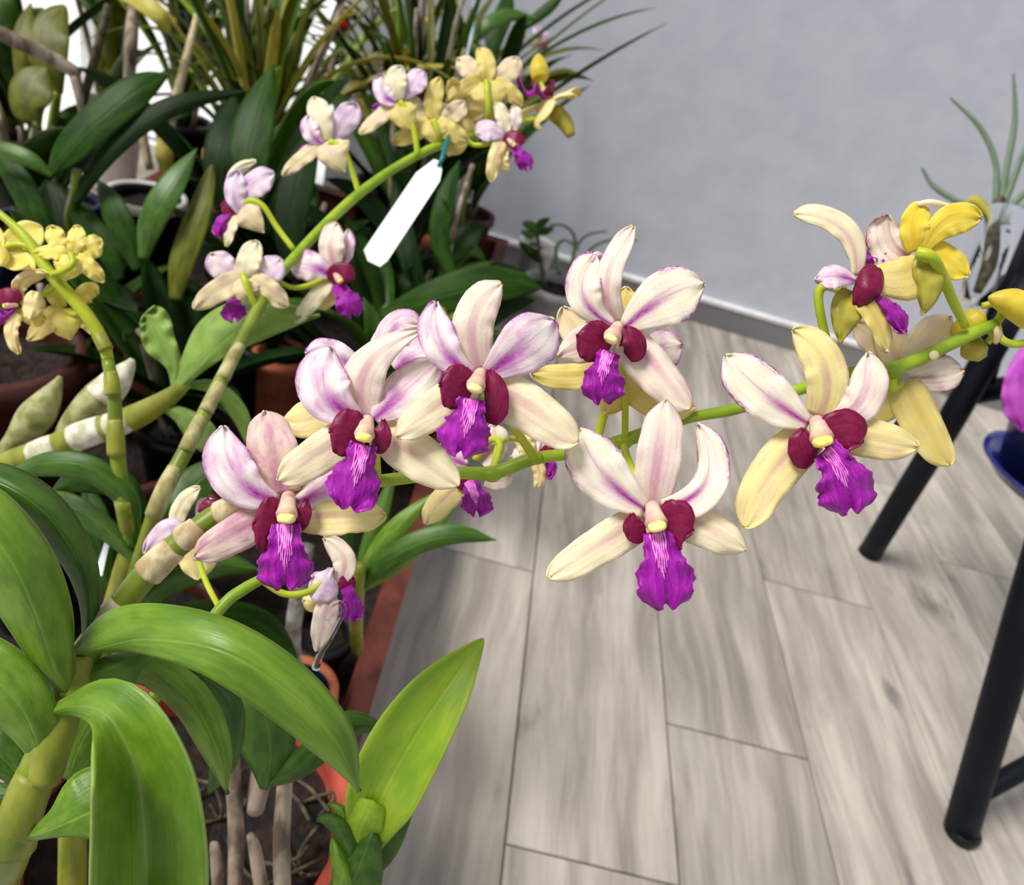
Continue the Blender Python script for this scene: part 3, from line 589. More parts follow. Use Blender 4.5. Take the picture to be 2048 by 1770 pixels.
flower(front, .40, [(440, 1218, .356, 6), (415, 1170, .37, 6), (400, 1130, .385, 6), (385, 1080, .398, 8)], [
    ('D', 's_ivory', SB, (350, 1060, .1), (362, 1010, .0), (400, 975, .3), 16, 20, dict(prof='strap')),
    ('P', 'p_lilac', PB, (360, 1065, -.1), (330, 1060, -.2), (290, 1108, .1), 46, 20, dict(prof='lat')),
    ('P', 'p_lilac', PB, (395, 1050, .3), (415, 1020, .3), (425, 1000, .3), 26, 30, {}),
    ('L', 's_gold', SB, (370, 1080, .1), (385, 1110, .0), (398, 1158, .2), 50, 34, dict(prof='lat'))],
    lobes=[((400, 1030, -.1), (425, 1012, -.1), (432, 1000, .0), 16, 16)])

# ---- leaves of the front orchid
def leaf(plant, rows, m='lf', mu='lfu', nu=12, nv=34, tip=.86, th=.0011, name='leaf', ruf=0, ew=1.6):
    """rows: x, y, depth, width left, width right, edge depth left and right in cm"""
    rows = [(r[0], r[1], r[2], r[3], r[4], (r[5] if len(r) > 5 else .3) / 100, (r[6] if len(r) > 6 else .3) / 100) for r in rows]
    CNT[0] += 1
    return shell(name, grid(rows, nu, nv, tip, ew, seed=CNT[0], ruf=ruf), [T[m], T[mu]], plant, th, CAM)
leaf(front, [(150, 1310, .297, 14, 6, -.2, .4), (215, 1292, .285, 62, 14, .2, .5), (300, 1278, .272, 72, 34, .6, .2), (440, 1300, .262, 66, 60, .8, .1), (570, 1378, .265, 62, 66, .8, .3), (665, 1475, .275, 46, 50, .5, .3), (720, 1585, .292, 8, 8, .2, .1)], 'lf', 'lfu')
leaf(front, [(160, 1300, .298, 8, 14, .3, .3), (165, 1350, .299, 20, 40, .4, .4), (230, 1330, .3, 22, 60, .5, .5), (300, 1302, .3, 4, 4)], 'lfu', 'lfu', tip=.9)
leaf(front, [(75, 1440, .297, 10, 12, .3, .3), (140, 1412, .283, 22, 20, .5, .3), (215, 1432, .272, 84, 44, .2, -.6), (272, 1540, .274, 104, 88, -.6, -2.4), (288, 1650, .282, 118, 102, -.8, -2.9), (293, 1790, .294, 120, 110, -.9, -3.0), (285, 1900, .305, 100, 90, -.7, -2.4)], 'lf', 'lfu', tip=.99, nu=16, ew=1.2)
leaf(front, [(140, 1402, .297, 8, 10), (105, 1330, .285, 34, 46, .5, .5), (70, 1230, .272, 62, 78, .8, .8), (20, 1120, .262, 80, 84, 1., 1.), (-60, 1020, .262, 70, 70, .8, .8), (-160, 960, .28, 20, 20)], 'lf', 'lfu')
leaf(front, [(172, 1290, .3, 8, 10), (176, 1200, .295, 20, 26, .3, .5), (150, 1110, .287, 34, 40, .4, .8), (85, 1020, .28, 44, 46, .5, 1.), (0, 965, .278, 44, 40, .5, 1.), (-110, 935, .285, 20, 20)], 'lf2', 'lfu')
leaf(front, [(86, 1550, .3, 8, 12), (70, 1480, .29, 36, 50, .4, .4), (30, 1400, .282, 66, 76, .6, .6), (-50, 1330, .28, 70, 70, .6, .6), (-150, 1300, .29, 10, 10)], 'lf', 'lfu')
leaf(front, [(72, 1560, .305, 10, 10), (20, 1590, .3, 40, 26, .3, .3), (-60, 1600, .3, 50, 40), (-160, 1600, .31, 8, 8)], 'lf2', 'lfu')
leaf(front, [(35, 1682, .302, 4, 6), (110, 1655, .293, 34, 22, .3, .2), (175, 1625, .293, 78, 60, .4, .3), (240, 1600, .3, 70, 80, .4, .4), (330, 1640, .32, 10, 10)], 'lf', 'lfu')
leaf(front, [(180, 1385, .318, 10, 10), (225, 1345, .316, 30, 24, .3, .5), (300, 1342, .32, 36, 34, .3, .6), (380, 1400, .328, 44, 40, .3, .6), (430, 1490, .335, 34, 34, .3, .4), (455, 1590, .345, 6, 6)], 'lf', 'lf2')
leaf(front, [(330, 1380, .35, 8, 8), (400, 1360, .352, 30, 30), (455, 1420, .36, 34, 34, .4, .4), (450, 1520, .37, 26, 30), (415, 1590, .375, 6, 6)], 'lf2', 'lfu')
leaf(front, [(135, 1560, .33, 20, 20), (160, 1490, .33, 46, 44), (215, 1400, .335, 44, 40), (270, 1350, .34, 10, 10)], 'lf', 'lfu')
leaf(front, [(530, 1580, .41, 10, 10), (540, 1500, .405, 60, 50, .5, .5), (520, 1400, .4, 70, 60, .6, .6), (470, 1320, .41, 40, 40), (430, 1270, .42, 6, 6)], 'lf2', 'lfu')
leaf(front, [(540, 1570, .408, 6, 6), (590, 1540, .405, 26, 22), (640, 1500, .405, 34, 26), (700, 1450, .41, 30, 26), (775, 1455, .42, 5, 5)], 'lf2', 'lfu')
# stub sheaths and dried canes of the front orchid
for q in ([(565, 1800, .49, 17), (563, 1680, .47, 17), (570, 1560, .455, 15), (572, 1545, .453, 12)], [(470, 1800, .5, 15), (472, 1660, .49, 16), (465, 1540, .475, 16), (460, 1460, .46, 13), (465, 1420, .455, 9)], [(440, 1800, .5, 14), (430, 1700, .49, 11), (425, 1690, .49, 6)], [(525, 1790, .5, 15), (510, 1700, .49, 13), (500, 1670, .485, 7)], [(510, 1620, .49, 18), (525, 1540, .48, 22), (540, 1480, .475, 16)]):
    ptube('dried_cane', q, T['dry'], front, 10, 5)
ptube('cane', [(145, 1800, .46, 26), (145, 1720, .45, 26), (150, 1600, .43, 24), (200, 1450, .4, 20)], T['cane_fat'], front, 12, 5)
for k in range(26):
    a = rng.rand() * 6.28; r0 = .03 + .04 * rng.rand(); p = np.array([pot_c[0] + .03 + r0 * math.cos(a), pot_c[1] + r0 * math.sin(a), .215 + .015 * rng.rand()])
    q = [[*(p + np.array([math.cos(a + j * .5 + k) * .012 * j, math.sin(a * 2 + j * .6) * .01 * j, .008 * math.sin(j * 1.3 + k) + .004])), .0016] for j in range(4)]
    tube('aerial_root', q, T['root'], front, 6, 3)
leaf(front, [(60, 1600, .31, 10, 10), (20, 1530, .31, 36, 36), (-40, 1490, .31, 50, 50), (-140, 1480, .315, 10, 10)], 'lf2', 'lfu')
# ---------------------------------------------------------------- flowers built in their own frame, turned as a whole
def cflower(plant, ped, c, size, face, roll=0, mats=('s_ivory', 'p_lilac', 'back_pale', 'back_pale'), lipl=1.0, openness=0.0, up=(0, 1, 0), pr=6, skip=()):
    """c: (x, y, depth); size: tepal length in pixels; face: where the flower looks (right, up, towards the viewer)"""
    ms, mp, mbs, mbp = mats; d = c[2]; s = size * d / F; C = P(*c)
    Z = np.array(face, float); Z /= np.linalg.norm(Z); U = np.array(up, float); U = U - Z * (U @ Z); U /= np.linalg.norm(U); X = np.cross(U, Z)
    a = math.radians(roll); Y_, X_ = U * math.cos(a) + X * math.sin(a), X * math.cos(a) - U * math.sin(a)
    X, Y, Z = R @ X_, R @ Y_, R @ Z
    fo = ptube('flower', [*ped, (c[0], c[1], d, pr)] if ped else [(c[0], c[1] + 12, d, pr), (c[0], c[1], d, pr)], T['pedicel'], plant, 8, 5)
    def blade(name, ang, L, Wd, z1, z2, cup, prof, mf, mb, tipr=.75, th=.0007, nu=8, nv=16, y0=0, jit=.12, ruf=.03):
        CNT[0] += 1; r = np.random.RandomState(CNT[0]); ang = math.radians(ang + (r.rand() - .5) * 26); L *= 1 + (r.rand() - .5) * 2 * jit; z2 += (r.rand() - .6) * .6; Wd *= .85 + .35 * r.rand(); bend = (r.rand() - .5) * .4; ph = r.rand() * 6
        D = X * math.sin(ang) + Y * math.cos(ang); Sd = X * math.cos(ang) - Y * math.sin(ang); pr_ = PROF[prof]; G = np.zeros((nv + 1, nu + 1, 3))
        for j in range(nv + 1):
            t = j / nv; t = t if t < .6 else .6 + .4 * math.sin((t - .6) / .4 * math.pi / 2)
            w = np.interp(t * 6, range(7), pr_); e = math.sqrt(max(0, 1 - ((t - tipr) / (1 - tipr)) ** 2)) if t > tipr else 1
            for i in range(nu + 1):
                u = 2 * i / nu - 1
                G[j, i] = C + s * (D * L * t + Sd * (Wd * w * e * u + bend * t * t) + Z * (z1 * t + z2 * t * t + cup * u * u * w + ruf * 2 * u * math.sin(t * 7 + ph) * t + (.16 * math.sin(ph * 3) * u * t)) + Y * y0)
        return shell(name, G, [T[mf], T[mb]], fo, th, C + Z * 10)
    o = openness
    if 'D' not in skip: blade('dorsal_sepal', 0, 1.05, .31, .2 + o, -.45, -.1, 'dors', ms, mbs)
    if 'R' not in skip: blade('petal', 62, 1.05, .44, .35 + o, -.5, -.12, 'petal', mp, mbp, .68)
    if 'Lp' not in skip: blade('petal', -62, 1.05, .44, .35 + o, -.5, -.12, 'petal', mp, mbp, .68)
    blade('lateral_sepal', 132, 1.1, .38, .2 + o, -.35, -.12, 'lat', ms, mbs)
    blade('lateral_sepal', -132, 1.1, .38, .2 + o, -.35, -.12, 'lat', ms, mbs)
    if 'lip' not in skip:
        blade('lip', 180, .8 * lipl, .3, .85, -.55, .12, 'lip', 'lip', 'lip', .85, nu=12, nv=20, y0=-.08, ruf=.12)
        blade('lip_lobe', 115, .34, .2, .5, 0, .1, 'lobe', 'lobe', 'lobe', .6); blade('lip_lobe', -115, .34, .2, .5, 0, .1, 'lobe', 'lobe', 'lobe', .6)
    tube('column', [[*(C + s * Z * .02), .1 * s], [*(C + s * (Z * .22 - Y * .03)), .11 * s], [*(C + s * (Z * .38 - Y * .12)), .08 * s]], T['column'], fo, 8, 3)
    tube('chin', [[*(C - s * Y * .02), .16 * s], [*(C + s * (-Y * .25 - Z * .12)), .2 * s], [*(C + s * (-Y * .5 - Z * .3)), .13 * s], [*(C + s * (-Y * .68 - Z * .42)), .04 * s]], T[mbs], fo, 12, 4)
    return fo
LIL = ('s_ivory', 'p_lilac', 'back_pale', 'p_lilac'); IVB = ('s_ivory', 'p_lilac', 's_ivory', 's_ivory'); YLB = ('s_gold', 's_gold', 'back_lemon', 'back_lemon')
STRAW = ('s_gold', 's_gold', 'back', 'back_pale')

# ---- the orchid behind it, whose spray arches up to the wall
p2 = PZ(270, 1290, .16)
mid = thing('dendrobium_orchid', 'orchid whose pale lilac flower spray arches up behind the white plant tag', 'orchid', (p2[0], p2[1], .15))
ptube('cane', [(235, 1330, .66, 18), (265, 1180, .56, 17), (300, 1060, .5, 16), (325, 990, .485, 16), (380, 885, .495, 15), (440, 765, .515, 14), (490, 670, .535, 13), (525, 600, .55, 12)], T['cane'], mid, 12, 5)
for q in ([(308, 1030, .489, 21), (330, 975, .483, 20), (350, 935, .487, 17)], [(372, 900, .491, 19), (388, 865, .493, 18), (402, 835, .498, 15)], [(412, 822, .503, 18), (428, 790, .506, 17), (440, 768, .512, 14)], [(446, 756, .514, 17), (465, 715, .522, 16), (480, 690, .528, 13)]):
    ptube('sheath', [(a, b_, c_, r_ - 3) for a, b_, c_, r_ in q], T['sheath_o'], mid, 12, 4)
ptube('flower_stem', [(525, 600, .55, 11), (560, 548, .562, 10), (640, 460, .59, 10), (720, 386, .615, 10), (800, 330, .635, 9), (880, 290, .65, 9), (960, 268, .665, 8), (1030, 245, .675, 7), (1080, 235, .68, 6)], T['rachis'], mid, 12, 5)
Q = dict(ruf=.0016)
flower(mid, .578, [(552, 560, .562, 5), (585, 575, .566, 5), (620, 570, .572, 6), (660, 552, .58, 6)], [
    ('D', 's_pink', SB, (672, 542, .3), (662, 492, -.2), (674, 446, .4), 25, 27, Q), ('P', 'p_pink', PB, (662, 550, 0), (622, 532, -.6), (578, 522, 0), 32, 30, Q),
    ('P', 'p_pink', PB, (680, 538, .6), (692, 502, .8), (696, 458, 1.2), 12, 16, Q), ('L', 's_ivory', SB, (658, 560, .2), (628, 602, -.4), (588, 646, 0), 16, 20, Q), ('L', 's_gold', SB, (668, 568, .7), (655, 592, .5), (632, 614, .7), 22, 18, Q)],
    lip=((672, 568, -.4), (692, 598, -1.2), (706, 632, -.8), 26, 26, dict(notch=6, crest=False)), lobes=[((662, 564, -.2), (684, 550, -.8), (708, 558, -.6), 20, 18)], col=((668, 544, 0), (680, 562, -1.2), 8))
flower(mid, .55, [(525, 632, .55, 6), (508, 605, .544, 6), (494, 572, .54, 7), (486, 550, .542, 8)], [
    ('P', 'p_lilac', 's_ivory', (478, 556, .2), (448, 536, 0), (420, 508, .3), 28, 28, Q), ('P', 'p_lilac', 's_ivory', (500, 556, .2), (532, 544, 0), (562, 518, .3), 28, 30, Q),
    ('D', 's_ivory', 's_ivory', (490, 556, 0), (497, 520, -.3), (514, 482, .3), 24, 25, Q), ('L', 'back_pale', 's_ivory', (490, 558, 0), (440, 578, -.5), (388, 618, .3), 26, 24, Q),
    ('L', 'back_pale', 's_ivory', (500, 560, 0), (536, 578, -.3), (576, 612, .4), 22, 26, Q), ('L', 'back_pale', 's_ivory', (488, 556, -.2), (488, 582, -.7), (494, 602, -.1), 34, 30, dict(prof='point', el=.8, er=.8))],
    lip=((468, 596, .8), (468, 615, .5), (470, 642, .6), 24, 26, dict(notch=4, crest=False)))
flower(mid, .575, [(588, 500, .575, 6), (552, 452, .575, 6), (528, 414, .572, 6), (505, 402, .572, 7), (488, 410, .575, 8)], [
    ('D', 's_ivory', 's_ivory', (472, 420, .6), (464, 352, .3), (512, 322, .6), 10, 18, Q), ('P', 'p_lilac', 'p_lilac', (482, 412, .2), (506, 372, -.2), (548, 346, .3), 26, 28, Q),
    ('P', 'p_lilac', 'p_lilac', (480, 424, -.1), (468, 386, -.6), (476, 342, -.1), 20, 26, Q), ('L', 's_ivory', SB, (474, 425, 0), (462, 455, -.3), (452, 492, .2), 12, 12, Q), ('L', 'back_pale', 's_ivory', (480, 412, 0), (502, 430, -.6), (528, 466, 0), 26, 38, dict(prof='point', el=.5, er=.8))],
    lip=((468, 424, -.1), (450, 440, -.4), (438, 472, 0), 16, 16, dict(notch=4, crest=False)), lobes=[((472, 420, -.2), (455, 412, -.4), (444, 408, -.2), 14, 14)])
flower(mid, .61, [(718, 386, .615, 6), (702, 336, .612, 6), (686, 298, .608, 6), (660, 284, .608, 8)], [
    ('P', 'p_lilac', 'p_lilac', (662, 282, .3), (686, 242, 0), (710, 206, .4), 24, 30, Q), ('D', 's_ivory', 's_ivory', (654, 282, 0), (640, 236, -.4), (628, 194, .2), 23, 25, Q),
    ('P', 'p_pink', 'p_lilac', (646, 288, -.2), (622, 266, -.6), (618, 230, -.1), 18, 20, Q), ('L', 'back_pale', 's_ivory', (648, 286, 0), (605, 318, -.5), (566, 352, .2), 14, 18, Q), ('L', 'back_pale', 's_ivory', (652, 284, -.1), (664, 312, -.6), (690, 344, 0), 46, 28, dict(prof='point', el=.8, er=.6))],
    lip=((635, 290, -.1), (615, 296, -.2), (604, 306, 0), 10, 9, dict(notch=3, crest=False)))
flower(mid, .638, [(836, 312, .64, 6), (828, 262, .638, 6), (815, 224, .636, 6), (800, 204, .636, 7)], [
    ('P', 'p_lilac', 'p_lilac', (808, 198, .3), (826, 166, 0), (847, 142, .4), 20, 26, Q), ('D', 's_ivory', 's_ivory', (800, 200, 0), (792, 164, -.4), (802, 132, .2), 22, 22, Q), ('P', 'p_pink', 'p_lilac', (792, 206, -.2), (768, 186, -.6), (764, 148, -.1), 20, 20, Q),
    ('L', 'back_pale', 's_ivory', (792, 206, 0), (756, 238, -.5), (720, 268, .2), 15, 17, Q), ('L', 'back', 's_ivory', (797, 204, -.1), (804, 232, -.6), (830, 262, 0), 40, 26, dict(prof='point', el=.8, er=.6))],
    lip=((782, 208, -.1), (762, 214, -.2), (748, 216, 0), 10, 9, dict(notch=3, crest=False)))
flower(mid, .648, [(880, 290, .65, 5), (876, 265, .643, 6), (866, 240, .642, 7)], [
    ('P', 'back_pale', 'p_lilac', (858, 242, .2), (834, 220, 0), (818, 192, .3), 18, 18, Q), ('P', 'back_pale', 'p_lilac', (878, 242, .2), (905, 226, 0), (928, 202, .3), 18, 22, Q), ('D', 'back', 's_ivory', (868, 242, 0), (866, 200, -.3), (880, 154, .3), 18, 20, Q),
    ('L', 'back', 's_ivory', (862, 244, 0), (824, 264, -.4), (786, 286, .3), 22, 18, Q), ('L', 'back', 's_ivory', (872, 244, 0), (902, 264, -.3), (938, 282, .3), 20, 20, Q), ('L', 'back', 's_ivory', (866, 240, -.2), (868, 264, -.6), (876, 290, 0), 32, 28, dict(prof='point', el=.8, er=.8))])
flower(mid, .655, [(975, 262, .665, 5), (977, 222, .65, 6), (975, 185, .647, 6), (973, 162, .65, 7)], [
    ('P', 'back_pale', 'p_lilac', (962, 162, .2), (940, 140, 0), (914, 118, .3), 20, 22, Q), ('P', 'back_pale', 'p_lilac', (985, 162, .2), (1012, 144, 0), (1034, 114, .3), 20, 24, Q), ('D', 'back', 's_ivory', (972, 162, 0), (972, 128, -.4), (958, 96, .3), 18, 20, Q),
    ('L', 'back', 's_ivory', (966, 164, 0), (930, 178, -.5), (894, 206, .3), 16, 20, Q), ('L', 'back', 's_ivory', (984, 166, 0), (1016, 182, -.4), (1044, 212, .3), 18, 18, Q), ('L', 'back', 's_ivory', (974, 162, -.2), (980, 190, -.7), (986, 222, 0), 40, 40, dict(prof='point', el=.8, er=.8))])
flower(mid, .648, [(930, 278, .66, 5), (950, 290, .655, 5), (985, 285, .65, 6), (1005, 276, .65, 7)], [
    ('D', 's_ivory', 's_ivory', (1010, 270, .2), (1006, 236, -.2), (992, 204, .2), 15, 15, Q), ('P', 'p_lilac', 'p_lilac', (1008, 274, -.1), (978, 262, -.5), (952, 266, 0), 22, 22, Q), ('P', 's_pink', 's_ivory', (1018, 270, .3), (1030, 240, .2), (1026, 212, .5), 13, 15, Q),
    ('L', 's_gold', 's_ivory', (1004, 282, 0), (990, 320, -.4), (984, 364, .2), 14, 16, Q), ('L', 's_gold', 's_ivory', (1012, 288, .3), (1004, 318, .2), (1018, 340, .4), 13, 15, Q)],
    lip=((1026, 292, -.4), (1042, 312, -.9), (1058, 338, -.5), 17, 17, dict(notch=4, crest=False)), lobes=[((1010, 284, -.2), (1028, 280, -.6), (1048, 286, -.4), 15, 15)], col=((1014, 276, 0), (1028, 290, -.9), 6))
cflower(mid, [(960, 268, .665, 5), (945, 262, .67, 5)], (930, 240, .672), 66, (-.2, .2, -.8), 30, STRAW, skip=('lip',))
cflower(mid, [(1030, 245, .675, 5), (1060, 240, .676, 5), (1090, 235, .678, 5), (1120, 235, .68, 5)], (1100, 200, .68), 68, (-.35, .75, .35), 20, ('s_gold', 's_gold', 'back', 'back'), lipl=.9)
ptube('chin_spur', [(1110, 225, .68, 18), (1130, 245, .68, 16), (1142, 272, .68, 9)], T['chin'], mid, 10, 4)
bud(mid, [(1080, 235, .68, 5), (1088, 190, .682, 5), (1082, 165, .684, 5)], (1082, 165, .684), (1078, 138, .686), (1076, 108, .688), 19)
# its leaves around the cane foot
leaf(mid, [(265, 1095, .52, 10, 10), (255, 1000, .5, 24, 24), (180, 935, .49, 30, 24), (90, 925, .49, 28, 20), (10, 955, .5, 8, 6)], 'lf2', 'lfu')
leaf(mid, [(280, 1120, .53, 12, 12), (275, 1040, .52, 26, 26), (240, 970, .515, 30, 30), (160, 960, .52, 26, 26), (100, 985, .53, 6, 6)], 'lfd', 'lf2')
leaf(mid, [(275, 1125, .525, 8, 8), (215, 1060, .52, 24, 22), (140, 1010, .52, 26, 24), (80, 985, .53, 5, 5)], 'lf2', 'lf2')
leaf(mid, [(290, 1110, .54, 10, 10), (340, 1020, .54, 30, 30), (400, 960, .55, 34, 34), (460, 920, .56, 6, 6)], 'lf2', 'lfd')
leaf(mid, [(250, 1250, .57, 10, 10), (330, 1170, .56, 26, 26), (430, 1130, .56, 28, 26), (520, 1140, .57, 6, 6)], 'lf2', 'lfd')
leaf(mid, [(270, 1250, .6, 10, 10), (400, 1240, .6, 40, 36), (520, 1260, .61, 40, 40), (600, 1330, .62, 6, 6)], 'lfd', 'lfd')
leaf(mid, [(260, 1240, .58, 10, 10), (210, 1150, .57, 26, 26), (190, 1040, .57, 30, 30), (170, 960, .58, 6, 6)], 'lfd', 'lfd')
ptube('cane', [(200, 1320, .66, 24), (235, 1200, .58, 24), (262, 1110, .54, 24), (285, 1040, .525, 18)], T['cane_fat'], mid, 12, 5)

# ---- orchid with the yellow spray at the frame's edge
p3 = PZ(275, 1180, .16)
yel = thing('dendrobium_orchid', 'orchid with a drooping stem of yellow flowers above the brown pot', 'orchid', (p3[0], p3[1], .15))
ptube('cane', [(270, 1170, .7, 14), (262, 1080, .53, 14), (240, 950, .5, 15), (232, 870, .495, 15), (228, 790, .49, 13), (216, 720, .49, 12)], T['cane'], yel, 12, 5)
for q in ([(246, 1000, .502, 17), (255, 1050, .512, 16), (258, 1065, .516, 12)], [(233, 910, .494, 18), (231, 870, .492, 17), (229, 840, .492, 14)], [(226, 790, .487, 15), (224, 770, .487, 15), (221, 745, .488, 13)], [(213, 700, .487, 14), (205, 685, .487, 14), (195, 670, .488, 12)]):
    ptube('sheath', q, T['cane_fat'], yel, 12, 4)
ptube('flower_stem', [(216, 720, .49, 11), (205, 680, .49, 12), (170, 625, .485, 13), (130, 580, .482, 13), (95, 540, .48, 12), (55, 480, .48, 10), (20, 445, .48, 8), (-10, 420, .48, 7)], T['pedicel'], yel, 12, 5)
flower(yel, .476, [(118, 560, .48, 6), (108, 548, .472, 6), (126, 542, .468, 6), (146, 528, .467, 6), (142, 508, .47, 7)], [
    ('P', 'back_lemon', 's_gold', (132, 508, .2), (114, 480, 0), (102, 452, .4), 20, 20, Q), ('P', 'back_lemon', 's_gold', (152, 510, .2), (180, 494, -.2), (204, 484, .3), 22, 26, Q), ('D', 'back_lemon', 's_gold', (142, 510, 0), (152, 480, -.3), (150, 452, .4), 19, 19, Q),
    ('L', 'back_lemon', 's_gold', (134, 516, 0), (105, 506, -.3), (64, 512, .3), 13, 18, Q), ('L', 'back_lemon', 's_gold', (150, 518, 0), (180, 534, -.3), (207, 564, .3), 17, 20, Q), ('L', 'back_lemon', 's_gold', (141, 510, -.2), (136, 536, -.6), (130, 560, 0), 36, 32, dict(prof='point', el=.8, er=.8))])
flower(yel, .474, [(112, 570, .482, 5), (88, 590, .484, 5), (60, 600, .482, 6), (46, 608, .478, 7)], [
    ('D', 's_gold', 'back_lemon', (40, 604, .2), (44, 562, -.2), (94, 548, .3), 15, 18, Q), ('P', 's_gold', 'back_lemon', (46, 606, -.2), (66, 610, -.5), (88, 616, 0), 28, 30, dict(tipr=.6, prof='lobe')), ('L', 's_gold', 'back_lemon', (38, 628, 0), (24, 662, -.3), (38, 708, .2), 13, 17, Q), ('L', 'back_lemon', 's_gold', (46, 612, .3), (66, 632, 0), (92, 640, .3), 18, 20, Q)],
    lip=((28, 618, -.2), (6, 634, -.5), (-14, 628, -.2), 15, 15, dict(notch=3, crest=False)), lobes=[((38, 608, -.1), (16, 598, -.4), (-8, 604, -.2), 18, 18)], col=((34, 610, -.2), (10, 612, -.9), 6))
flower(yel, .495, [(165, 620, .486, 6), (150, 628, .49, 6), (132, 622, .492, 6)], [
    ('P', 'back_lemon', 's_gold', (142, 612, .2), (172, 586, 0), (196, 588, .3), 20, 22, Q), ('L', 'back', 's_gold', (120, 622, 0), (95, 646, -.3), (56, 680, .3), 20, 24, Q), ('L', 'back', 's_gold', (142, 626, 0), (178, 648, -.2), (202, 676, .3), 18, 16, Q),
    ('L', 'back_lemon', 's_gold', (130, 616, -.1), (132, 646, -.5), (142, 678, 0), 42, 42, dict(prof='point', el=.8, er=.8)), ('D', 'back_lemon', 's_gold', (125, 615, .3), (110, 590, .3), (98, 570, .5), 18, 18, Q)])
cflower(yel, [(70, 500, .48, 6), (45, 490, .478, 6), (25, 490, .478, 6)], (0, 500, .478), 80, (-.3, -.3, -.85), 15, YLB, skip=('lip',))

# ---- orchid with the stout lying cane and pale leaves
p5_ = PZ(60, 1010, .14)
lie = thing('dendrobium_orchid', 'orchid with a stout slanting yellow-green cane, white papery sheaths and pale broad leaves', 'orchid', (p5_[0], p5_[1], .13))
ptube('cane', [(-60, 1010, .72, 24), (0, 935, .63, 22), (90, 900, .61, 24), (170, 868, .6, 26), (260, 838, .595, 26), (330, 800, .59, 19), (375, 765, .585, 11)], T['cane_fat'], lie, 14, 6)
for q in ([(70, 908, .608, 26), (95, 898, .605, 26.5), (115, 891, .606, 25)], [(150, 876, .599, 28), (180, 865, .597, 28), (205, 857, .597, 27)], [(222, 852, .595, 27), (240, 846, .593, 26), (258, 838, .593, 24)]):
    ptube('sheath', q, T['sheath_w'], lie, 14, 4)
ptube('pseudobulb', [(-10, 925, .66, 14), (35, 880, .645, 24), (70, 835, .64, 34), (95, 800, .64, 26), (115, 765, .64, 10), (120, 752, .64, 4)], T['bulb'], lie, 14, 5)
ptube('pseudobulb', [(110, 905, .65, 14), (150, 850, .64, 28), (195, 800, .635, 34), (230, 765, .635, 28), (255, 735, .635, 14), (264, 718, .635, 4)], T['bulb'], lie, 14, 5)
ptube('sheath', [(205, 795, .63, 33), (232, 763, .63, 29), (257, 733, .632, 14), (265, 718, .633, 5)], T['sheath_w'], lie, 14, 4)
leaf(lie, [(345, 790, .585, 5, 8), (395, 735, .575, 40, 14, .8, .5), (450, 680, .57, 62, 32, 1., .8), (520, 640, .57, 46, 40, .8, .8), (640, 630, .58, 6, 6)], 'lfp', 'lfp', ruf=.002)
leaf(lie, [(350, 785, .588, 6, 5), (350, 730, .582, 20, 14, .4, .4), (325, 680, .58, 40, 26, .6, .4), (305, 645, .58, 30, 36, .4, .4), (290, 630, .58, 20, 24)], 'lfp', 'lfp', tip=.95, ruf=.003)
leaf(lie, [(325, 815, .59, 6, 6), (370, 830, .585, 14, 26, .4, .4), (410, 870, .58, 26, 34, .5, .5), (440, 925, .58, 6, 6)], 'lfp', 'lfu', ruf=.002)
leaf(lie, [(360, 770, .59, 4, 4), (430, 775, .59, 14, 16), (480, 830, .6, 18, 18), (500, 900, .61, 4, 4)], 'lfp', 'lfu')

# ---- young shoot at the pot's side
p6 = PZ(705, 1800, .24)
shoot = thing('orchid_shoot', 'young bright yellow-green orchid shoot with one big upright leaf beside the terracotta pot', 'orchid shoot', PZ(700, 1900, .0))
ptube('cane', [(690, 2160, .52, 16), (700, 1950, .46, 24), (712, 1800, .41, 30), (718, 1720, .4, 30), (722, 1660, .4, 22)], T['cane_fat'], shoot, 12, 5)
leaf(shoot, [(722, 1710, .4, 16, 26, .3, .3), (750, 1620, .392, 62, 66, -.9, -.9), (795, 1530, .388, 76, 72, -1.0, -1.0), (850, 1440, .386, 72, 62, -.8, -.8), (905, 1360, .39, 50, 44, -.5, -.5), (968, 1276, .4, 4, 4, 0, 0)], 'lfy', 'lfu', tip=.97)
leaf(shoot, [(715, 1760, .402, 14, 24), (765, 1690, .402, 40, 34, .3, .4), (810, 1610, .402, 40, 20, .3, .4), (840, 1540, .405, 4, 4)], 'lf2', 'lfu')
leaf(shoot, [(712, 1690, .392, 22, 26, .6, .6), (722, 1650, .386, 42, 46, .8, .8), (735, 1625, .385, 46, 40, .6, .6), (745, 1600, .386, 34, 26, .3, .3)], 'lfy', 'lf', tip=.9)
leaf(shoot, [(705, 1720, .39, 22, 26, .5, .5), (680, 1665, .386, 14, 24, .4, .4), (655, 1640, .388, 14, 16), (632, 1640, .392, 3, 3)], 'lf2', 'lf')
leaf(shoot, [(695, 1660, .392, 12, 14), (680, 1620, .39, 16, 12), (655, 1606, .394, 3, 3)], 'lf', 'lf2')
leaf(shoot, [(690, 1800, .392, 40, 60, .8, .8), (715, 1740, .386, 40, 54, .8, .8), (735, 1690, .388, 20, 30, .4, .4), (750, 1650, .392, 4, 4)], 'lf2', 'lf')
leaf(shoot, [(690, 1830, .39, 26, 26, .6, .6), (690, 1760, .385, 26, 26, .8, .8), (672, 1700, .388, 14, 16, .4, .4), (665, 1670, .392, 3, 3)], 'lf', 'lf2')

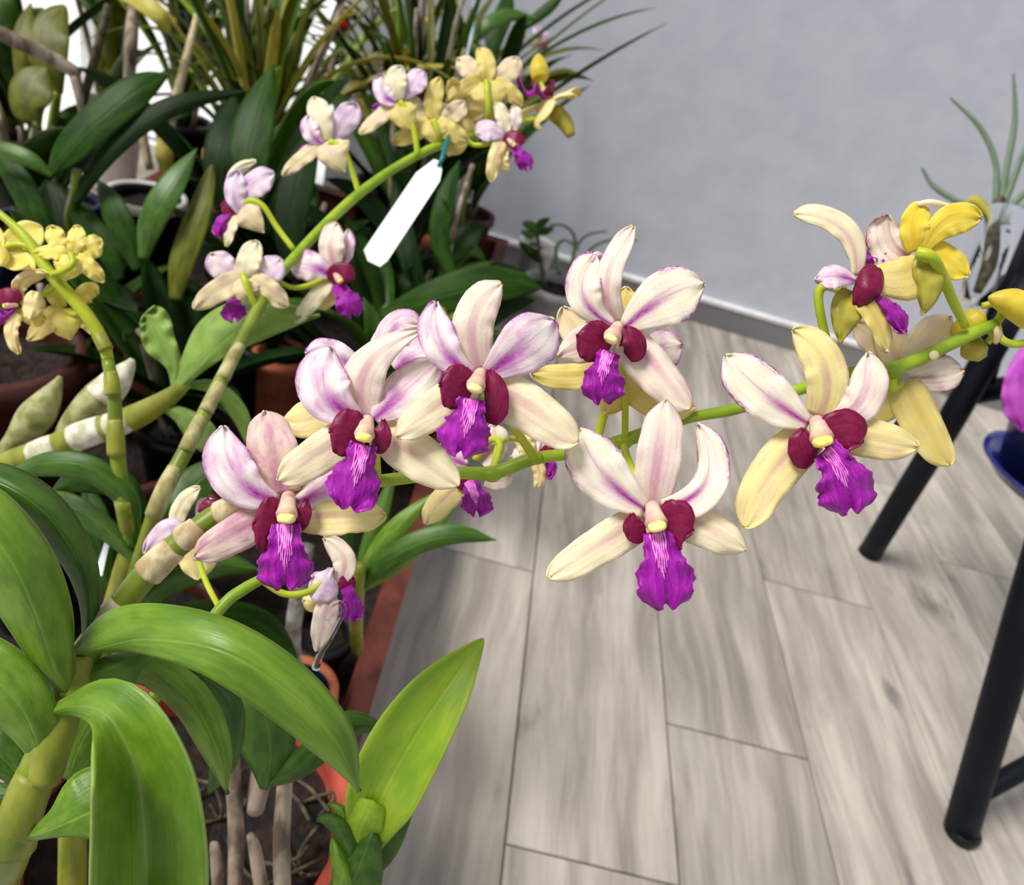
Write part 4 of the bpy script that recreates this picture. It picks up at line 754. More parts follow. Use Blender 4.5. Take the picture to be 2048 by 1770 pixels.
# ---- strap-leaved orchid beside the tray edge
p7 = PZ(715, 1300, .1)
fan = thing('strap_leaf_orchid', 'small orchid with a few arching strap leaves over the brown tray edge', 'orchid', (p7[0], p7[1], .1))
ptube('cane', [(715, 1300, .82, 12), (712, 1240, .72, 14), (716, 1170, .66, 14), (722, 1130, .64, 10)], T['cane_fat'], fan, 10, 4)
leaf(fan, [(716, 1180, .66, 8, 8), (760, 1130, .645, 20, 20), (830, 1090, .64, 26, 20), (910, 1072, .64, 24, 16), (992, 1080, .65, 4, 4)], 'lf2', 'lfu')
leaf(fan, [(716, 1170, .66, 8, 8), (750, 1110, .65, 18, 18), (800, 1050, .645, 20, 20), (870, 985, .65, 4, 4)], 'lf', 'lfu')
leaf(fan, [(712, 1175, .665, 8, 8), (735, 1100, .66, 16, 16), (760, 1030, .66, 18, 18), (790, 940, .67, 4, 4)], 'lfu', 'lf2')
leaf(fan, [(718, 1180, .67, 8, 8), (780, 1140, .665, 14, 14), (850, 1080, .665, 14, 14), (920, 1000, .67, 4, 4)], 'lf', 'lfu')
leaf(fan, [(712, 1180, .67, 8, 8), (690, 1100, .68, 18, 18), (700, 1020, .69, 20, 20), (720, 930, .7, 4, 4)], 'lfd', 'lf2')

# ---------------------------------------------------------------- pots
def m_pot(name, a, b, rough=.7): return simple(name, a, rough, b, 30, .25, .3)
terra = m_pot('terracotta_red', lin(176, 78, 62), lin(150, 62, 48)); terra2 = m_pot('terracotta_orange', lin(205, 120, 84), lin(180, 96, 66))
brown = m_pot('brown_pot_plastic', lin(74, 34, 26), lin(58, 26, 20), .5); black = m_pot('black_pot_plastic', lin(24, 24, 28), lin(14, 14, 16), .4)
navy = m_pot('navy_glaze', lin(18, 26, 62), lin(12, 18, 46), .25); greyp = m_pot('grey_pot', lin(176, 176, 176), lin(150, 150, 150)); whitep = m_pot('white_pot', lin(235, 233, 230), lin(222, 220, 216), .4)
soil = simple('bark_mix', lin(44, 30, 22), .9, lin(14, 10, 8), 60, 1.0, dist=.01)
def pot(name, label, c, r, h, mat, rim=None, lip=.012, z0=0.0, rimmat=None, smooth=True):
    """round pot: c = world centre of the rim; h = height; rim bead, tapering wall, soil"""
    c = np.array([c[0], c[1], z0]); t = .0035 + r * .03
    t_ = thing(name, label, 'pot', c)
    prof = [(r * .0, .008), (r * .68, .008), (r - t, h - lip), (r - t, h), (r + lip * .35, h), (r + lip * .4, h - lip * 1.3), (r * .98, h - lip * 1.5), (r * .72, .004), (r * .7, 0), (0.0, 0)]
    lathe('pot_wall', c, prof, [mat], t_)
    if rimmat: lathe('pot_rim', c, [(r - t, h - .004), (r - t * .5, h + .004), (r + lip * .4, h + .003), (r + lip * .5, h - lip * .8), (r + lip * .1, h - lip)], [rimmat], t_)
    n, V, f = 28, [np.array([c[0], c[1], z0 + h - lip * 1.2])], []
    for k in range(1, 5):
        for i in range(n):
            a = 6.2832 * i / n; q = (r - t * 1.2) * k / 4 * (1 - .1 * (lip * 1.2) / h); V.append(np.array([c[0] + q * math.cos(a), c[1] + q * math.sin(a), z0 + h - lip * 1.6 + (rng.rand() - .5) * .008]))
    for i in range(n):
        f.append((0, 1 + i, 1 + (i + 1) % n))
        for k in range(3):
            a, b = 1 + k * n + i, 1 + k * n + (i + 1) % n; f.append((a, a + n, b + n, b))
    mesh('bark_mix', V, f, soil, t_)
    return t_
pot('terracotta_pot', 'big red terracotta pot holding the foreground orchid', pot_c, .108, .25, terra, lip=.022)
pot('plastic_pot', 'small brown pot hidden under the arching leaves', p2 + np.array([0, .045, 0]), .055, .148, brown, z0=.012)
pot('plastic_pot', 'small brown pot of the yellow-flowered orchid', np.array([-.285, .665, 0]), .05, .148, brown, z0=.012)
pot('plastic_pot', 'small black pot of the orchid with the slanting cane', (-.41, .6, 0), .05, .12, black, z0=.012)
pot('plastic_pot', 'tiny black pot of the small strap-leaved orchid', (-.092, .605, 0), .035, .09, black, z0=.012)
c = PZ(-15, 690, .26); pot('brown_pot', 'wide dark brown pot below the yellow flowers', c, .085, .248, brown, lip=.02, z0=.012)
c = PZ(622, 1392, .13); pot('navy_pot', 'small navy pot with terracotta outer rim by the brown tray', (-.088, .5, 0), .036, .13 - .012, navy, lip=.012, z0=.012, rimmat=terra2)
# long tray along the floor
tray = thing('plant_tray', 'long reddish-brown plastic tray along the floor under the crowded pots', 'tray', (-.3, 1.2, 0))
trm = m_pot('tray_brown', lin(104, 54, 42), lin(82, 40, 30), .5)
def prismring(lo, hi, h, flare, t, caps=True):
    (x0, y0), (x1, y1) = lo, hi; V = []
    for e, z in ((0, 0), (flare, h), (flare - t, h), (-t, .008)):
        V += [(x0 - e, y0 - e, z), (x1 + e, y0 - e, z), (x1 + e, y1 + e, z), (x0 - e, y1 + e, z)]
    f = [(3, 2, 1, 0), (12, 13, 14, 15)] if caps else [(12 + i, 12 + (i + 1) % 4, (i + 1) % 4, i) for i in range(4)]
    for k in range(3):
        for i in range(4): f.append((k * 4 + i, k * 4 + (i + 1) % 4, k * 4 + 4 + (i + 1) % 4, k * 4 + 4 + i))
    return V, f
V, f = prismring((-.78, .44), (-.042, 1.93), .1, .018, .008); mesh('tray_body', V, f, trm, tray, smooth=False)
V, f = prismring((-.80, .42), (-.02, 1.95), .012, .006, .022, False)
mesh('tray_rim', [(a, b, c_ + .095) for a, b, c_ in V], f, trm, tray, smooth=False)

V, f = boxg((-.775, .445, .008), (-.047, 1.925, .0115)); mesh('litter_floor', V, f, soil, tray, smooth=False)
# ---------------------------------------------------------------- background plants in the tray
def strap(name, label, cat, pos, n, L, Wd, mats, spread=.55, droop=.45, seed=0, group=None, stems=0, potr=None, potm=None, potlabel=None, az0=0, azr=6.283, smat='dry', z0=.012, tipw='strap', up=1.0, leafname='leaf'):
    r = np.random.RandomState(seed + 100); pos = np.array(pos, float)
    if potr: pot('plastic_pot' if potm is not terra and potm is not terra2 else 'terracotta_pot', potlabel, pos, potr, pos[2] - z0, potm, lip=.012, z0=z0)
    t = thing(name, label, cat, pos - np.array([0, 0, .02]), group)
    for k in range(stems):
        a = r.rand() * 6.28; d = np.array([math.cos(a), math.sin(a), 0]); h = L * (.5 + .5 * r.rand()); lean = .1 + .15 * r.rand()
        b = pos + d * .02 - np.array([0, 0, .02])
        tube('cane', [[*b, .005], [*(b + d * lean * h * .4 + np.array([0, 0, h * .5])), .006], [*(b + d * lean * h + np.array([0, 0, h])), .004]], T[smat], t, 8, 4)
    for k in range(n):
        a = az0 + azr * (k + r.rand() * .8) / n; A = np.array([math.cos(a), math.sin(a), 0]); Sd = np.array([-math.sin(a), math.cos(a), 0])
        l = L * (.65 + .6 * r.rand()); sp = spread * (.4 + 1.1 * r.rand()); dr = droop * (.3 + 1.2 * r.rand()); w = Wd * (.75 + .5 * r.rand()); tw = (r.rand() - .5) * 1.2
        st = pos + A * .012 + np.array([0, 0, (L * .45 * r.rand() if stems else 0)]) - np.array([0, 0, .02]); nv, nu = 14, 4; G = np.zeros((nv + 1, nu + 1, 3))
        for j in range(nv + 1):
            q = j / nv; c = st + A * l * sp * (q ** 1.2) + np.array([0, 0, l * up * (q - dr * q * q)]) ; ww = w * np.interp(q * 6, range(7), PROF[tipw]) * (math.sqrt(max(0, 1 - ((q - .7) / .3) ** 2)) if q > .7 else 1)
            S2 = Sd * math.cos(tw * q) + np.cross(A, Sd) * math.sin(tw * q)
            for i in range(nu + 1):
                u = 2 * i / nu - 1; G[j, i] = c + S2 * ww * u + (np.array([0, 0, 1]) * .35 - A * .3) * ww * abs(u)
        G[..., 1] = np.minimum(G[..., 1], YW - .02 - .01 * r.rand()); G[..., 0] = np.maximum(G[..., 0], XL + .02)
        m = mats[int(r.rand() * len(mats))]
        shell(leafname, G, T[m], t, .0009, CAM)
    return t
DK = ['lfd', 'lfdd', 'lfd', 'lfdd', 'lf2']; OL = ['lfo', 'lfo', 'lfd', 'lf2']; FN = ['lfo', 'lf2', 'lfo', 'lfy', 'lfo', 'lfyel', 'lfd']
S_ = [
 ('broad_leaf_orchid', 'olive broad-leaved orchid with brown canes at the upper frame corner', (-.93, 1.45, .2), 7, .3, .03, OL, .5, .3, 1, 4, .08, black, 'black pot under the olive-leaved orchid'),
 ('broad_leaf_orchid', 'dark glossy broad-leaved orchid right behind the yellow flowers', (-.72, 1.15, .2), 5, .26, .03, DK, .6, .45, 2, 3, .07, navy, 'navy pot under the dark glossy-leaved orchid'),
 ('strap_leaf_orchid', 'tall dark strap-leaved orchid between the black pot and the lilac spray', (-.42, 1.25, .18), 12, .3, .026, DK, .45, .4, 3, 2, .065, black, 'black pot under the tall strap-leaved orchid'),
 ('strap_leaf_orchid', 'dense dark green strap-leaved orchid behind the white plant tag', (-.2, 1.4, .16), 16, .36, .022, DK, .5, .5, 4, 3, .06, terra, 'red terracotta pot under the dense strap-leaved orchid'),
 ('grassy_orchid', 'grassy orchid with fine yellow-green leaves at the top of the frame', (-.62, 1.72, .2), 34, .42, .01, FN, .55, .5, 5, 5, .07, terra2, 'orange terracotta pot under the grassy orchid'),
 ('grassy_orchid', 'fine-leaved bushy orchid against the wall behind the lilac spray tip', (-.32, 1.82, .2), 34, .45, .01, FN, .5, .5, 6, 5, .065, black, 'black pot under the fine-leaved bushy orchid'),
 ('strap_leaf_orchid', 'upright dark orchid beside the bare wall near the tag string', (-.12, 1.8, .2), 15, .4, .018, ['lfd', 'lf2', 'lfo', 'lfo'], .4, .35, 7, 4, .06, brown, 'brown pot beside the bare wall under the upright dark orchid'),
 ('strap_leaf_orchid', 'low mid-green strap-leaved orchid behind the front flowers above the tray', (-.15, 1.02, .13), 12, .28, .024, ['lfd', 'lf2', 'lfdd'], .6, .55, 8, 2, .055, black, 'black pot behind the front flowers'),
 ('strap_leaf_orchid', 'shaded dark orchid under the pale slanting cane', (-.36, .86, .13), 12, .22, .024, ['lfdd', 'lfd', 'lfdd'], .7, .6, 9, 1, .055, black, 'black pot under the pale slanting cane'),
 ('broad_leaf_orchid', 'leafy orchid with yellowing leaves in front of the added glass door', (-.95, 1.82, .2), 10, .36, .03, ['lfo', 'lfyel', 'lf2'], .5, .35, 10, 4, .07, whitep, 'white pot in front of the added glass door'),
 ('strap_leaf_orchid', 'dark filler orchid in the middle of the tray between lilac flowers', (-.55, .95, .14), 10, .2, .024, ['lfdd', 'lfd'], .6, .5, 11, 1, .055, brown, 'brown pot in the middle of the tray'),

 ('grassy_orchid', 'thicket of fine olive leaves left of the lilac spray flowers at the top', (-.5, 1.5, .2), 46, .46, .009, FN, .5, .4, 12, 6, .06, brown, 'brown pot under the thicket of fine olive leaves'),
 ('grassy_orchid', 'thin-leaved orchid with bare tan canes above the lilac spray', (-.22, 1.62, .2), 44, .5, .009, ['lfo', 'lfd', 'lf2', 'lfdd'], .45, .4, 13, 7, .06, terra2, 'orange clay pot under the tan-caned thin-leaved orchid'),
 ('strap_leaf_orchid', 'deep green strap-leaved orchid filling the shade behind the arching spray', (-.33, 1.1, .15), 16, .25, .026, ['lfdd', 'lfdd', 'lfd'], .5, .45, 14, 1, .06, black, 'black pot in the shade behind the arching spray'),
 ('grassy_orchid', 'wispy yellow-green orchid in the corner by the added glass door', (-.8, 1.85, .2), 40, .5, .01, ['lfo', 'lfy', 'lf2', 'lfd'], .45, .4, 16, 6, .06, black, 'black pot in the corner by the added glass door'),
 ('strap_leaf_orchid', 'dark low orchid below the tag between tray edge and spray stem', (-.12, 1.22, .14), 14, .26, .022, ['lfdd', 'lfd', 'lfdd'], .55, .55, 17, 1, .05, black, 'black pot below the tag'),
]
for nm, lb, pos, n, L, Wd, ms, sp, dr, sd2, st, pr, pm, pl in S_:
    strap(nm, lb, 'orchid', pos, n, L, Wd, ms, sp, dr, sd2, None, st, pr, pm, pl)

# the large leaves one can pick out against the added bright background
bl = PZ(150, 470, .22); big = thing('broad_leaf_orchid', 'orchid with long broad dark green leaves rising above the yellow flowers', 'orchid', (bl[0], bl[1], .2))
pot('black_pot', 'black pot with a pale rim line behind the dark leaves', PZ(292, 395, .22), .062, .21, black, z0=.012, rimmat=whitep)
pot('navy_pot', 'dark navy pot beside the black pot, below the broad leaf', PZ(135, 400, .2), .05, .19, navy, z0=.012)
pot('terracotta_pot', 'terracotta pot behind the drooping lilac flowers of the arching spray', PZ(575, 445, .2), .045, .188, terra, z0=.012)
pot('clay_pot', 'orange clay pot glimpsed behind the pale broad leaves', PZ(290, 600, .17), .045, .158, terra2, z0=.012)
pot('clay_pot', 'orange clay pot glimpsed under the arching spray stem', PZ(565, 705, .15), .04, .138, terra2, z0=.012)
ptube('cane', [(150, 500, 1.12, 9), (140, 440, 1.02, 10), (148, 395, .96, 10), (155, 340, .94, 9)], T['cane'], big, 10, 4)
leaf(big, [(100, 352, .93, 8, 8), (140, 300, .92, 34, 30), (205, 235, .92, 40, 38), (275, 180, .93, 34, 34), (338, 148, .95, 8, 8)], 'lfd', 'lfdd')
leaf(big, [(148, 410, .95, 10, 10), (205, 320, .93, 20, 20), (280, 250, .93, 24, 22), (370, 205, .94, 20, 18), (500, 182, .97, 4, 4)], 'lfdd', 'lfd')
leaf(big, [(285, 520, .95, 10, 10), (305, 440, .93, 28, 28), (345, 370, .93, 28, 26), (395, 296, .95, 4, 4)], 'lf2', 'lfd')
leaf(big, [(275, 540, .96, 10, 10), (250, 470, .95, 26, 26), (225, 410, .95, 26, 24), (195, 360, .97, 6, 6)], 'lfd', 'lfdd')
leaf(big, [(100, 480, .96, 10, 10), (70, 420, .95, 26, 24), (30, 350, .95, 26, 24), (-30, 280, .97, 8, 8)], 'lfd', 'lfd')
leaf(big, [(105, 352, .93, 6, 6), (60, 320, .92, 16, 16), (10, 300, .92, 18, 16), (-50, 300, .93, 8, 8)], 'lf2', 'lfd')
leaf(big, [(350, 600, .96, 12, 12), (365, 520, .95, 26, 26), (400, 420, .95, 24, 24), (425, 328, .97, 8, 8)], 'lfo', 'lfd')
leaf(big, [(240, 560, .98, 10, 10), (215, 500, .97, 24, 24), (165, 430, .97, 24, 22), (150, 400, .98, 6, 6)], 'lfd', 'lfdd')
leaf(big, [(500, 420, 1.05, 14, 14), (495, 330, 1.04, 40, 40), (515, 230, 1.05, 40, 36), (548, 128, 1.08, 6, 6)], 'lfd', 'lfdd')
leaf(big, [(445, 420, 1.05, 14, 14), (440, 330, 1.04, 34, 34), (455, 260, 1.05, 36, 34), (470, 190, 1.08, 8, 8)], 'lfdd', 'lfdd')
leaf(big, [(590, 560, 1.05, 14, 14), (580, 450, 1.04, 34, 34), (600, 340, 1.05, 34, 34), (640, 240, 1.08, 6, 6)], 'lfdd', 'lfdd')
ol = PZ(60, 330, .24); oliv = thing('broad_leaf_orchid', 'orchid with translucent olive paddle leaves in the upper corner', 'orchid', (ol[0], ol[1], .2))
for q, m in (([(75, 250, 1.16, 10, 10), (62, 215, 1.15, 40, 34), (70, 170, 1.15, 46, 40), (95, 135, 1.16, 10, 10)], 'lfo'), ([(115, 190, 1.2, 12, 12), (100, 120, 1.18, 40, 36), (100, 60, 1.18, 40, 40), (130, 10, 1.2, 14, 14)], 'lfo'), ([(40, 170, 1.2, 8, 8), (45, 110, 1.18, 20, 20), (50, 60, 1.18, 22, 20), (62, 5, 1.2, 4, 4)], 'lfo'),
          ([(235, -20, 1.2, 14, 14), (285, 5, 1.18, 18, 18), (320, 35, 1.18, 18, 16), (340, 66, 1.2, 4, 4)], 'lfyel'), ([(20, 60, 1.22, 14, 14), (0, 10, 1.2, 30, 30), (-10, -60, 1.2, 30, 30), (0, -120, 1.2, 6, 6)], 'lf2')):
    leaf(oliv, q, m, m)
for q, m in (([(70, 340, 1.3, 10), (72, 280, 1.22, 12), (75, 245, 1.16, 8)], 'bulb'), ([(150, 250, 1.3, 8), (175, 170, 1.24, 9), (205, 60, 1.2, 8), (215, 10, 1.2, 6)], 'root'), ([(258, 180, 1.35, 10), (262, 90, 1.3, 13), (268, 10, 1.3, 10)], 'dry'), ([(95, 330, 1.3, 9), (105, 250, 1.24, 10), (115, 185, 1.2, 8)], 'cane')):
    ptube('cane', q, T[m], oliv, 8, 4)
ptube('dried_stem', [(-40, 50, 1.02, 14), (40, 85, 1.05, 15), (100, 115, 1.08, 15), (160, 150, 1.1, 12)], T['dry'], oliv, 10, 4)
# leaf fan over the flowers at the wall edge, and the wide leaf above the front flowers
wl = PZ(960, 560, .16); edge = thing('strap_leaf_orchid', 'orchid with a wide glossy leaf lying behind the third big flower', 'orchid', (wl[0], wl[1], .14))
pot('black_pot', 'black pot of the orchid with the wide glossy lying leaf', (-.085, wl[1], 0), .048, .15, black, z0=.012)
leaf(edge, [(760, 640, .98, 16, 16), (860, 600, .96, 36, 34), (960, 575, .96, 44, 36), (1040, 570, .97, 26, 24), (1082, 578, .98, 6, 6)], 'lfd', 'lf2')
leaf(edge, [(900, 720, .98, 14, 14), (960, 640, .98, 36, 30), (1000, 610, .98, 30, 30), (1070, 600, 1.0, 6, 6)], 'lfdd', 'lf2')
leaf(edge, [(905, 560, 1.1, 10, 10), (880, 480, 1.1, 20, 20), (890, 400, 1.1, 20, 20), (920, 320, 1.12, 5, 5)], 'lfd', 'lfd')
leaf(edge, [(850, 600, 1.05, 10, 10), (820, 520, 1.04, 22, 22), (800, 440, 1.05, 22, 22), (790, 360, 1.06, 5, 5)], 'lfdd', 'lfd')
tube('cane', [[-.085, wl[1], .12, .006], [*P(900, 650, .99), .006], [*P(880, 610, .97), .004]], T['cane'], edge, 8, 4)
hg = PZ(930, 330, .3); wallfl = thing('arching_leaf_orchid', 'orchid with bright arching leaf and small pale flower touching the wall at the top', 'orchid', (-.13, 1.68, .16))
pot('brown_pot', 'dark brown pot standing in the tray end nearest the wall', (-.13, 1.68, .18), .05, .168, brown, z0=.012)
leaf(wallfl, [(945, 85, 1.5, 8, 8), (975, 50, 1.49, 16, 14), (1020, 32, 1.5, 15, 12), (1075, 38, 1.52, 3, 3)], 'lf2', 'lfd')
leaf(wallfl, [(1040, 60, 1.6, 6, 6), (1075, 35, 1.6, 12, 10), (1105, 10, 1.6, 12, 10), (1130, -20, 1.6, 4, 4)], 'lfd', 'lfd')
leaf(wallfl, [(985, 120, 1.55, 8, 8), (990, 70, 1.55, 20, 20), (1010, 20, 1.56, 18, 18), (1020, -30, 1.6, 4, 4)], 'lfd', 'lfd')
tube('cane', [[-.12, 1.68, .17, .005], [*P(960, 220, 1.58), .005], [*P(950, 90, 1.52), .004], [*P(985, 115, 1.55), .003], [*P(1040, 65, 1.6), .003]], T['cane'], wallfl, 8, 5)
cflower(wallfl, [(1040, 70, 1.6, 2), (1070, 78, 1.6, 2)], (1084, 80, 1.6), 24, (.5, -.3, .7), 0, LIL, pr=2)

# ---------------------------------------------------------------- tag, stakes, wall corner pots
tagm = simple('white_plastic_tag', lin(244, 250, 252), .35, lin(236, 244, 248), 20)
tg = thing('plant_tag', 'blank white plastic plant tag hanging on a teal tie', 'plant tag', P(882, 318, .62))
L_ = [(868, 318), (880, 322), (884, 340), (880, 362), (775, 522), (760, 534), (735, 522), (727, 500), (832, 345)]
V = [P(x, y, .62) for x, y in L_] + [P(x, y, .6208) for x, y in L_]; n = len(L_)
mesh('tag_plate', V, [tuple(range(n)), tuple(range(2 * n - 1, n - 1, -1))] + [(i + n, (i + 1) % n + n, (i + 1) % n, i) for i in range(n)], tagm, tg, smooth=False)
ptube('tie', [(876, 332, .6195, 3), (884, 318, .6195, 5), (890, 296, .625, 5), (897, 272, .64, 4), (890, 285, .652, 4), (884, 300, .64, 3)], simple('teal_tie', lin(20, 110, 110), .4), tg, 8, 4)
stk = simple('grey_stake', lin(180, 178, 172), .6, lin(120, 112, 100), 60, .3)
def stake(label, pts, m=stk):
    o = tube('plant_stake', pts, m, None, 8, 4); return tag(o, label, 'stake')
wp = P(885, 560, 1.15)
stake('thin bamboo stake rising behind the white plant tag', [[*PZ(880, 640, .1), .004], [*P(905, 470, 1.2), .004], [*P(945, 330, 1.2), .004]], T['dry'])
stake('grey weathered stake beside the small hanging flower and navy pot', [[*PZ(600, 1400, .08), .007], [*P(585, 1290, .74), .0075], [*P(600, 1165, .7), .007], [*P(615, 1090, .69), .006]])
stake('clear string stake at the tray end, upper part against dark leaves', [[-.13, 1.7, .17, .003], [*P(925, 180, 1.5), .003], [*P(945, 60, 1.48), .004], [*P(950, -40, 1.47), .004]], simple('teal_stake', lin(60, 130, 140), .3, lin(190, 205, 215), 25))
clip = gl.m
o = ptube('plant_clip', [(655, 1240, .372, 5), (662, 1212, .37, 5), (680, 1205, .369, 5), (688, 1220, .37, 5), (678, 1245, .371, 4), (660, 1280, .374, 4), (640, 1310, .38, 7), (632, 1335, .385, 9)], clip, None, 8, 4)
tag(o, 'clear plastic plant clip below the small hanging lilac flower', 'clip')
V, f = boxg((0, 0, 0), (.028, .0012, .09), .0005); a = P(205, 1125, .6)
fl_ = [P(188, 1150, .56), P(213, 1072, .56), P(221, 1075, .56), P(204, 1152, .56)]
wt = mesh('white_label', fl_ + [p + camv(0, 0, -.001) for p in fl_], [(0, 1, 2, 3), (7, 6, 5, 4), (0, 4, 5, 1), (1, 5, 6, 2), (2, 6, 7, 3), (3, 7, 4, 0)], tagm, None, smooth=False)
tag(wt, 'narrow white plant label stuck among the lower leaves of the arching-spray orchid', 'plant tag')
# potted plants by the wall corner
wc = PZ(1112, 568, .11); pot('grey_pot', 'pale grey pot on the floor at the foot of the wall', wc, .072, .11, greyp, lip=.014)
ws = thing('small_succulent', 'small leafy succulent with curling grey shoots in the grey wall pot', 'plant', (wc[0], wc[1], .095))
dw = DZ(1112, 568, .1)
tube('stem', [[wc[0] - .02, wc[1], .09, .006], [*P(1078, 500, dw - .02), .005], [*P(1075, 465, dw - .02), .004]], T['root'], ws, 8, 4)
for q in ([(1076, 465, 8), (1062, 452, 10), (1045, 446, 9)], [(1076, 465, 8), (1082, 448, 9), (1100, 436, 7)], [(1076, 466, 7), (1060, 470, 9), (1042, 462, 7)], [(1078, 468, 7), (1092, 462, 8), (1108, 455, 6)]):
    leaf(ws, [(x, y, dw - .02 - .01 * i, w * (1 if i == 1 else .5), w * (1 if i == 1 else .5)) for i, (x, y, w) in enumerate(q)], 'lf2', 'lfd', nu=6, nv=10)
leaf(ws, [(1085, 525, dw, 6, 6), (1065, 505, dw - .02, 12, 10), (1040, 485, dw - .04, 4, 4)], 'lfd', 'lfd', nu=6, nv=10)
for q in ([(1120, 550), (1112, 500), (1130, 480), (1160, 500)], [(1145, 555), (1150, 500), (1175, 470), (1215, 462)], [(1140, 555), (1150, 480), (1130, 452), (1100, 450)], [(1160, 560), (1180, 500), (1230, 478), (1275, 482)]):
    ptube('shoot', [(x, y, dw, 5 - i) for i, (x, y) in enumerate(q)], T['lfg'], ws, 8, 4)
c = PZ(1030, 560, .07); pot('black_pot', 'little square-looking dark pot next to the grey wall pot', (.036, 1.83, 0), .028, .075, black)
c = PZ(995, 500, .13); pot('white_pot', 'white pot in the wall corner partly behind the tray plants', (.06, 1.935, 0), .045, .13, whitep)

# ---------------------------------------------------------------- stand at the frame edge
steel = simple('dark_navy_steel', lin(10, 14, 28), .5, lin(7, 9, 18), 10, spec=.2)
fa = PZ(1738, 1108, 0); fb = PZ(1920, 1668, 0)
stand = thing('plant_stand', 'dark navy tubular steel plant stand at the frame edge', 'plant stand', ((fa[0] + fb[0]) / 2 + .1, (fa[1] + fb[1]) / 2, 0))
ta, tb = P(2052, 545, 1.16), P(2100, 1060, .93)
def leg(pts): return tube('leg', [[*p, .0205] for p in pts], steel, stand, 16, 3)
leg([fa, (fa + P(1905, 835, 1.24)) / 2, P(1905, 835, 1.24), P(2060, 560, 1.15)])
leg([fb, (fb + P(2048, 1232, .9)) / 2, P(2048, 1232, .9), P(2160, 860, .85)])
for p in (fa, fb): lathe('foot_cap', (p[0], p[1], 0), [(0, 0), (.0215, 0), (.0215, .012), (.019, .014), (0, .014)], [black], stand, 16)
tube('crossbar', [[*P(1960, 1585, .985), .0125], [*P(2060, 1530, 1.0), .0125], [*P(2200, 1450, 1.05), .0125]], steel, stand, 12, 3)
tube('crossbar', [[*P(1925, 790, 1.24), .018], [*P(2040, 770, 1.24), .018], [*P(2200, 740, 1.24), .018]], steel, stand, 12, 3)
tube('upright', [[*P(1962, 760, 1.24), .02], [*P(2022, 560, 1.23), .02], [*P(2062, 420, 1.22), .02]], steel, stand, 12, 3)
pc = P(2120, 975, 1.14)
V, f = boxg((pc[0] - .16, pc[1] - .14, pc[2] - .018), (pc[0] + .25, pc[1] + .16, pc[2] - .004), .003)
sl = thing('saucer', 'glossy blue plastic saucer with a flat rim under the navy pot', 'saucer', pc)
blue = simple('blue_plastic', lin(36, 44, 130), .12, lin(24, 30, 96), 20, spec=.8)
lathe('saucer_body', pc, [(0, .0), (.092, .0), (.104, .012), (.116, .016), (.116, .011), (.106, .006), (.096, -.006), (0, -.006)], [blue], sl, 48)
np_ = pot('navy_pot', 'wide glossy navy bowl pot standing on the blue saucer of the stand', (pc[0], pc[1], 0), .125, .13, navy, z0=pc[2] + .002)
tube('shelf_bar', [[pc[0] - .02, pc[1], pc[2] - .016, .01], [pc[0] + .05, pc[1], pc[2] - .016, .01], [pc[0] + .3, pc[1], pc[2] - .016, .01]], steel, stand, 10, 3)
pp = thing('purple_orchid', 'orchid with a hanging purple petal in the navy pot on the stand', 'orchid', (pc[0], pc[1], pc[2] + .14))
tube('stem', [[pc[0], pc[1], pc[2] + .13, .004], [*P(2130, 640, 1.03), .004], [*P(2080, 690, 1.0), .003]], T['cane'], pp, 8, 4)
purp = m_tepal('petal_purple', lin(190, 70, 190), lin(215, 120, 215), .7, lin(150, 20, 150), .5, .3, .9, lin(160, 40, 160), .5); T['purp'] = purp
leaf(pp, [(2060, 690, 1.0, 14, 14), (2048, 745, .99, 32, 34), (2040, 810, .99, 32, 36), (2045, 862, 1.0, 10, 10)], 'purp', 'purp', name='petal', ruf=.004)
leaf(pp, [(2070, 690, 1.0, 14, 14), (2100, 745, 1.0, 34, 34), (2120, 810, 1.0, 34, 36), (2125, 850, 1.01, 10, 10)], 'purp', 'purp', name='petal', ruf=.004)
# air plant in a glass tube hanging on the stand
g0, g1 = P(1945, 610, 1.16), P(2012, 425, 1.16); ax = (g1 - g0) / np.linalg.norm(g1 - g0); gh = np.linalg.norm(g1 - g0)
vs = lathe('glass_tube', g0, [(0, 0), (.018, .002), (.026, gh * .3), (.031, gh), (.0295, gh), (.0245, gh * .3), (.016, .005), (0, .004)], [gl.m], None, 32, axis=tuple(ax))
tag(vs, 'clear glass tube vase leaning on the stand', 'vase')
av = thing('air_plant', 'grey-green air plant with curving thin leaves in the glass tube', 'plant', g0 + ax * .02)
tube('stem', [[*(g0 + ax * .02), .006], [*(g0 + ax * gh * .5 + camv(.002, 0, 0)), .011], [*P(1990, 430, 1.16), .01], [*P(2002, 395, 1.16), .007]], T['root'], av, 10, 4)
for q in ([(1990, 425), (1992, 330), (1960, 255), (1900, 195)], [(2000, 420), (2015, 330), (2030, 240), (2027, 145)], [(1985, 430), (1930, 410), (1870, 375), (1843, 335)], [(2005, 420), (2030, 350), (2050, 300), (2080, 240)], [(2005, 425), (2035, 400), (2070, 370), (2120, 350)], [(2005, 428), (2040, 415), (2080, 405), (2130, 400)]):
    leaf(av, [(x, y, 1.16, w, w) for (x, y), w in zip(q, (7, 7, 6, 2.5))], 'lfg', 'lfg', nu=6, nv=20, tip=.97)
leaf(av, [(1985, 440, 1.15, 5, 5), (1965, 410, 1.15, 10, 10), (1945, 400, 1.15, 10, 10), (1925, 420, 1.16, 4, 4)], 'lfyel', 'lfyel', nu=6, nv=12)

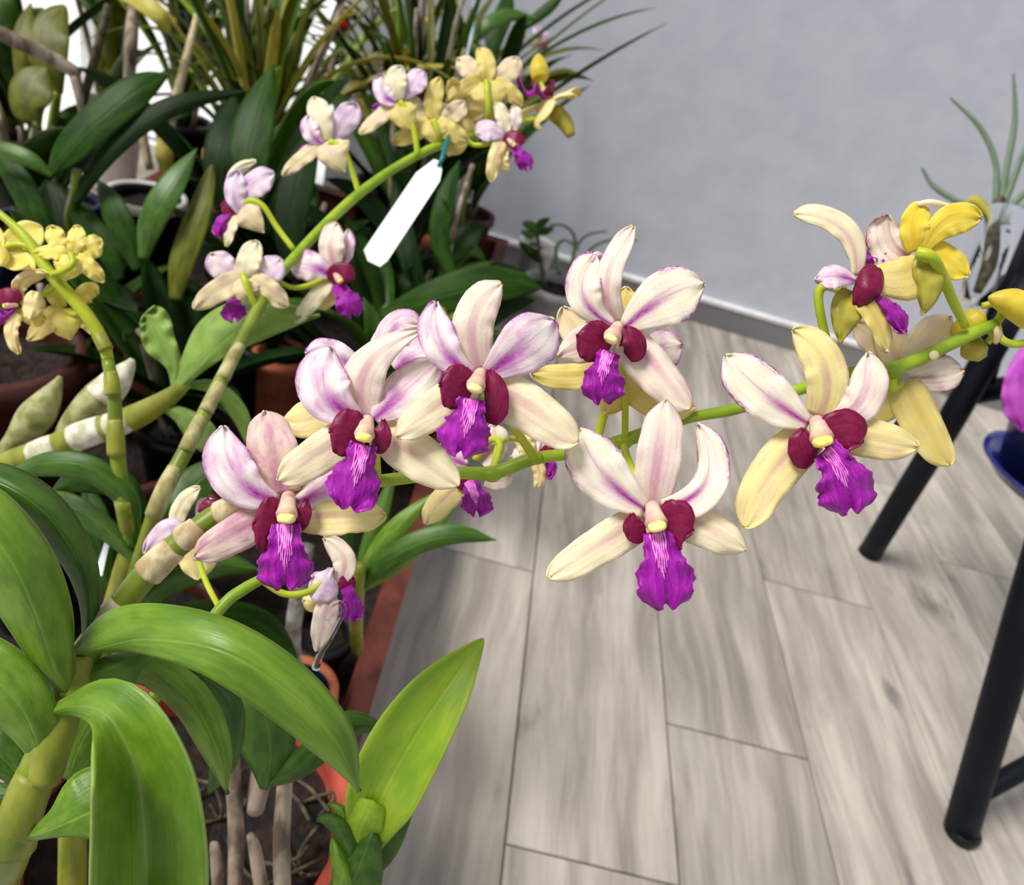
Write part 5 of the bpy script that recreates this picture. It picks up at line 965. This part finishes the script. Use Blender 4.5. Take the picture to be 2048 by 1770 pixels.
gr_ = bpy.data.objects['grassy_orchid']
ellipsoid('flower_bud', P(687, 50, 1.55), [camv(.011, 0, 0), camv(0, .013, 0), camv(0, 0, .011)], simple('red_bud', lin(200, 30, 40), .4), gr_)
cflower(gr_, [(700, 150, 1.6, 3), (720, 140, 1.6, 3)], (738, 130, 1.6), 30, (.3, -.4, .8), 0, ('s_ivory', 's_ivory', 's_ivory', 's_ivory'), pr=3, skip=('lip',))

for q in ([(640, 260, 1.75, 6), (660, 150, 1.7, 7), (700, 20, 1.65, 6)], [(560, 240, 1.7, 6), (545, 120, 1.66, 7), (525, -10, 1.62, 6)], [(790, 260, 1.85, 6), (810, 140, 1.8, 7), (870, 10, 1.75, 6)], [(600, 230, 1.8, 5), (640, 150, 1.75, 6), (720, 90, 1.7, 5), (760, 10, 1.68, 4)]):
    ptube('dried_cane', q, T['dry'], gr_, 8, 4)
for q, m in (([(660, 170, 1.6, 5, 5), (700, 120, 1.6, 9, 8), (740, 60, 1.6, 8, 8), (800, 10, 1.62, 3, 3)], 'lfy'), ([(560, 210, 1.6, 5, 5), (590, 130, 1.6, 9, 9), (600, 50, 1.6, 9, 9), (590, -20, 1.62, 3, 3)], 'lfo'), ([(770, 200, 1.7, 5, 5), (830, 120, 1.7, 10, 9), (890, 70, 1.7, 9, 9), (960, 60, 1.72, 3, 3)], 'lf2'), ([(640, 220, 1.6, 5, 5), (680, 190, 1.6, 8, 8), (760, 170, 1.62, 8, 7), (820, 190, 1.64, 3, 3)], 'lfo'), ([(690, 200, 1.62, 5, 5), (740, 130, 1.62, 9, 9), (820, 60, 1.64, 9, 9), (900, 20, 1.66, 3, 3)], 'lfyel')):
    leaf(gr_, q, m, m)
ptube('dried_stem', [(150, 150, 1.1, 12), (158, 190, 1.1, 9), (165, 240, 1.12, 5)], T['dry'], oliv, 8, 4)
for q in ([(335, 330, 1.3, 8), (345, 230, 1.28, 9), (375, 110, 1.26, 8), (395, 30, 1.26, 6)], [(300, 340, 1.3, 8), (285, 260, 1.28, 9), (290, 210, 1.28, 6)]):
    ptube('dried_cane', q, T['sheath'], oliv, 8, 4)
leaf(oliv, [(335, 350, 1.22, 6, 6), (330, 310, 1.2, 20, 18), (318, 270, 1.2, 4, 4)], 'lfyel', 'lfyel')
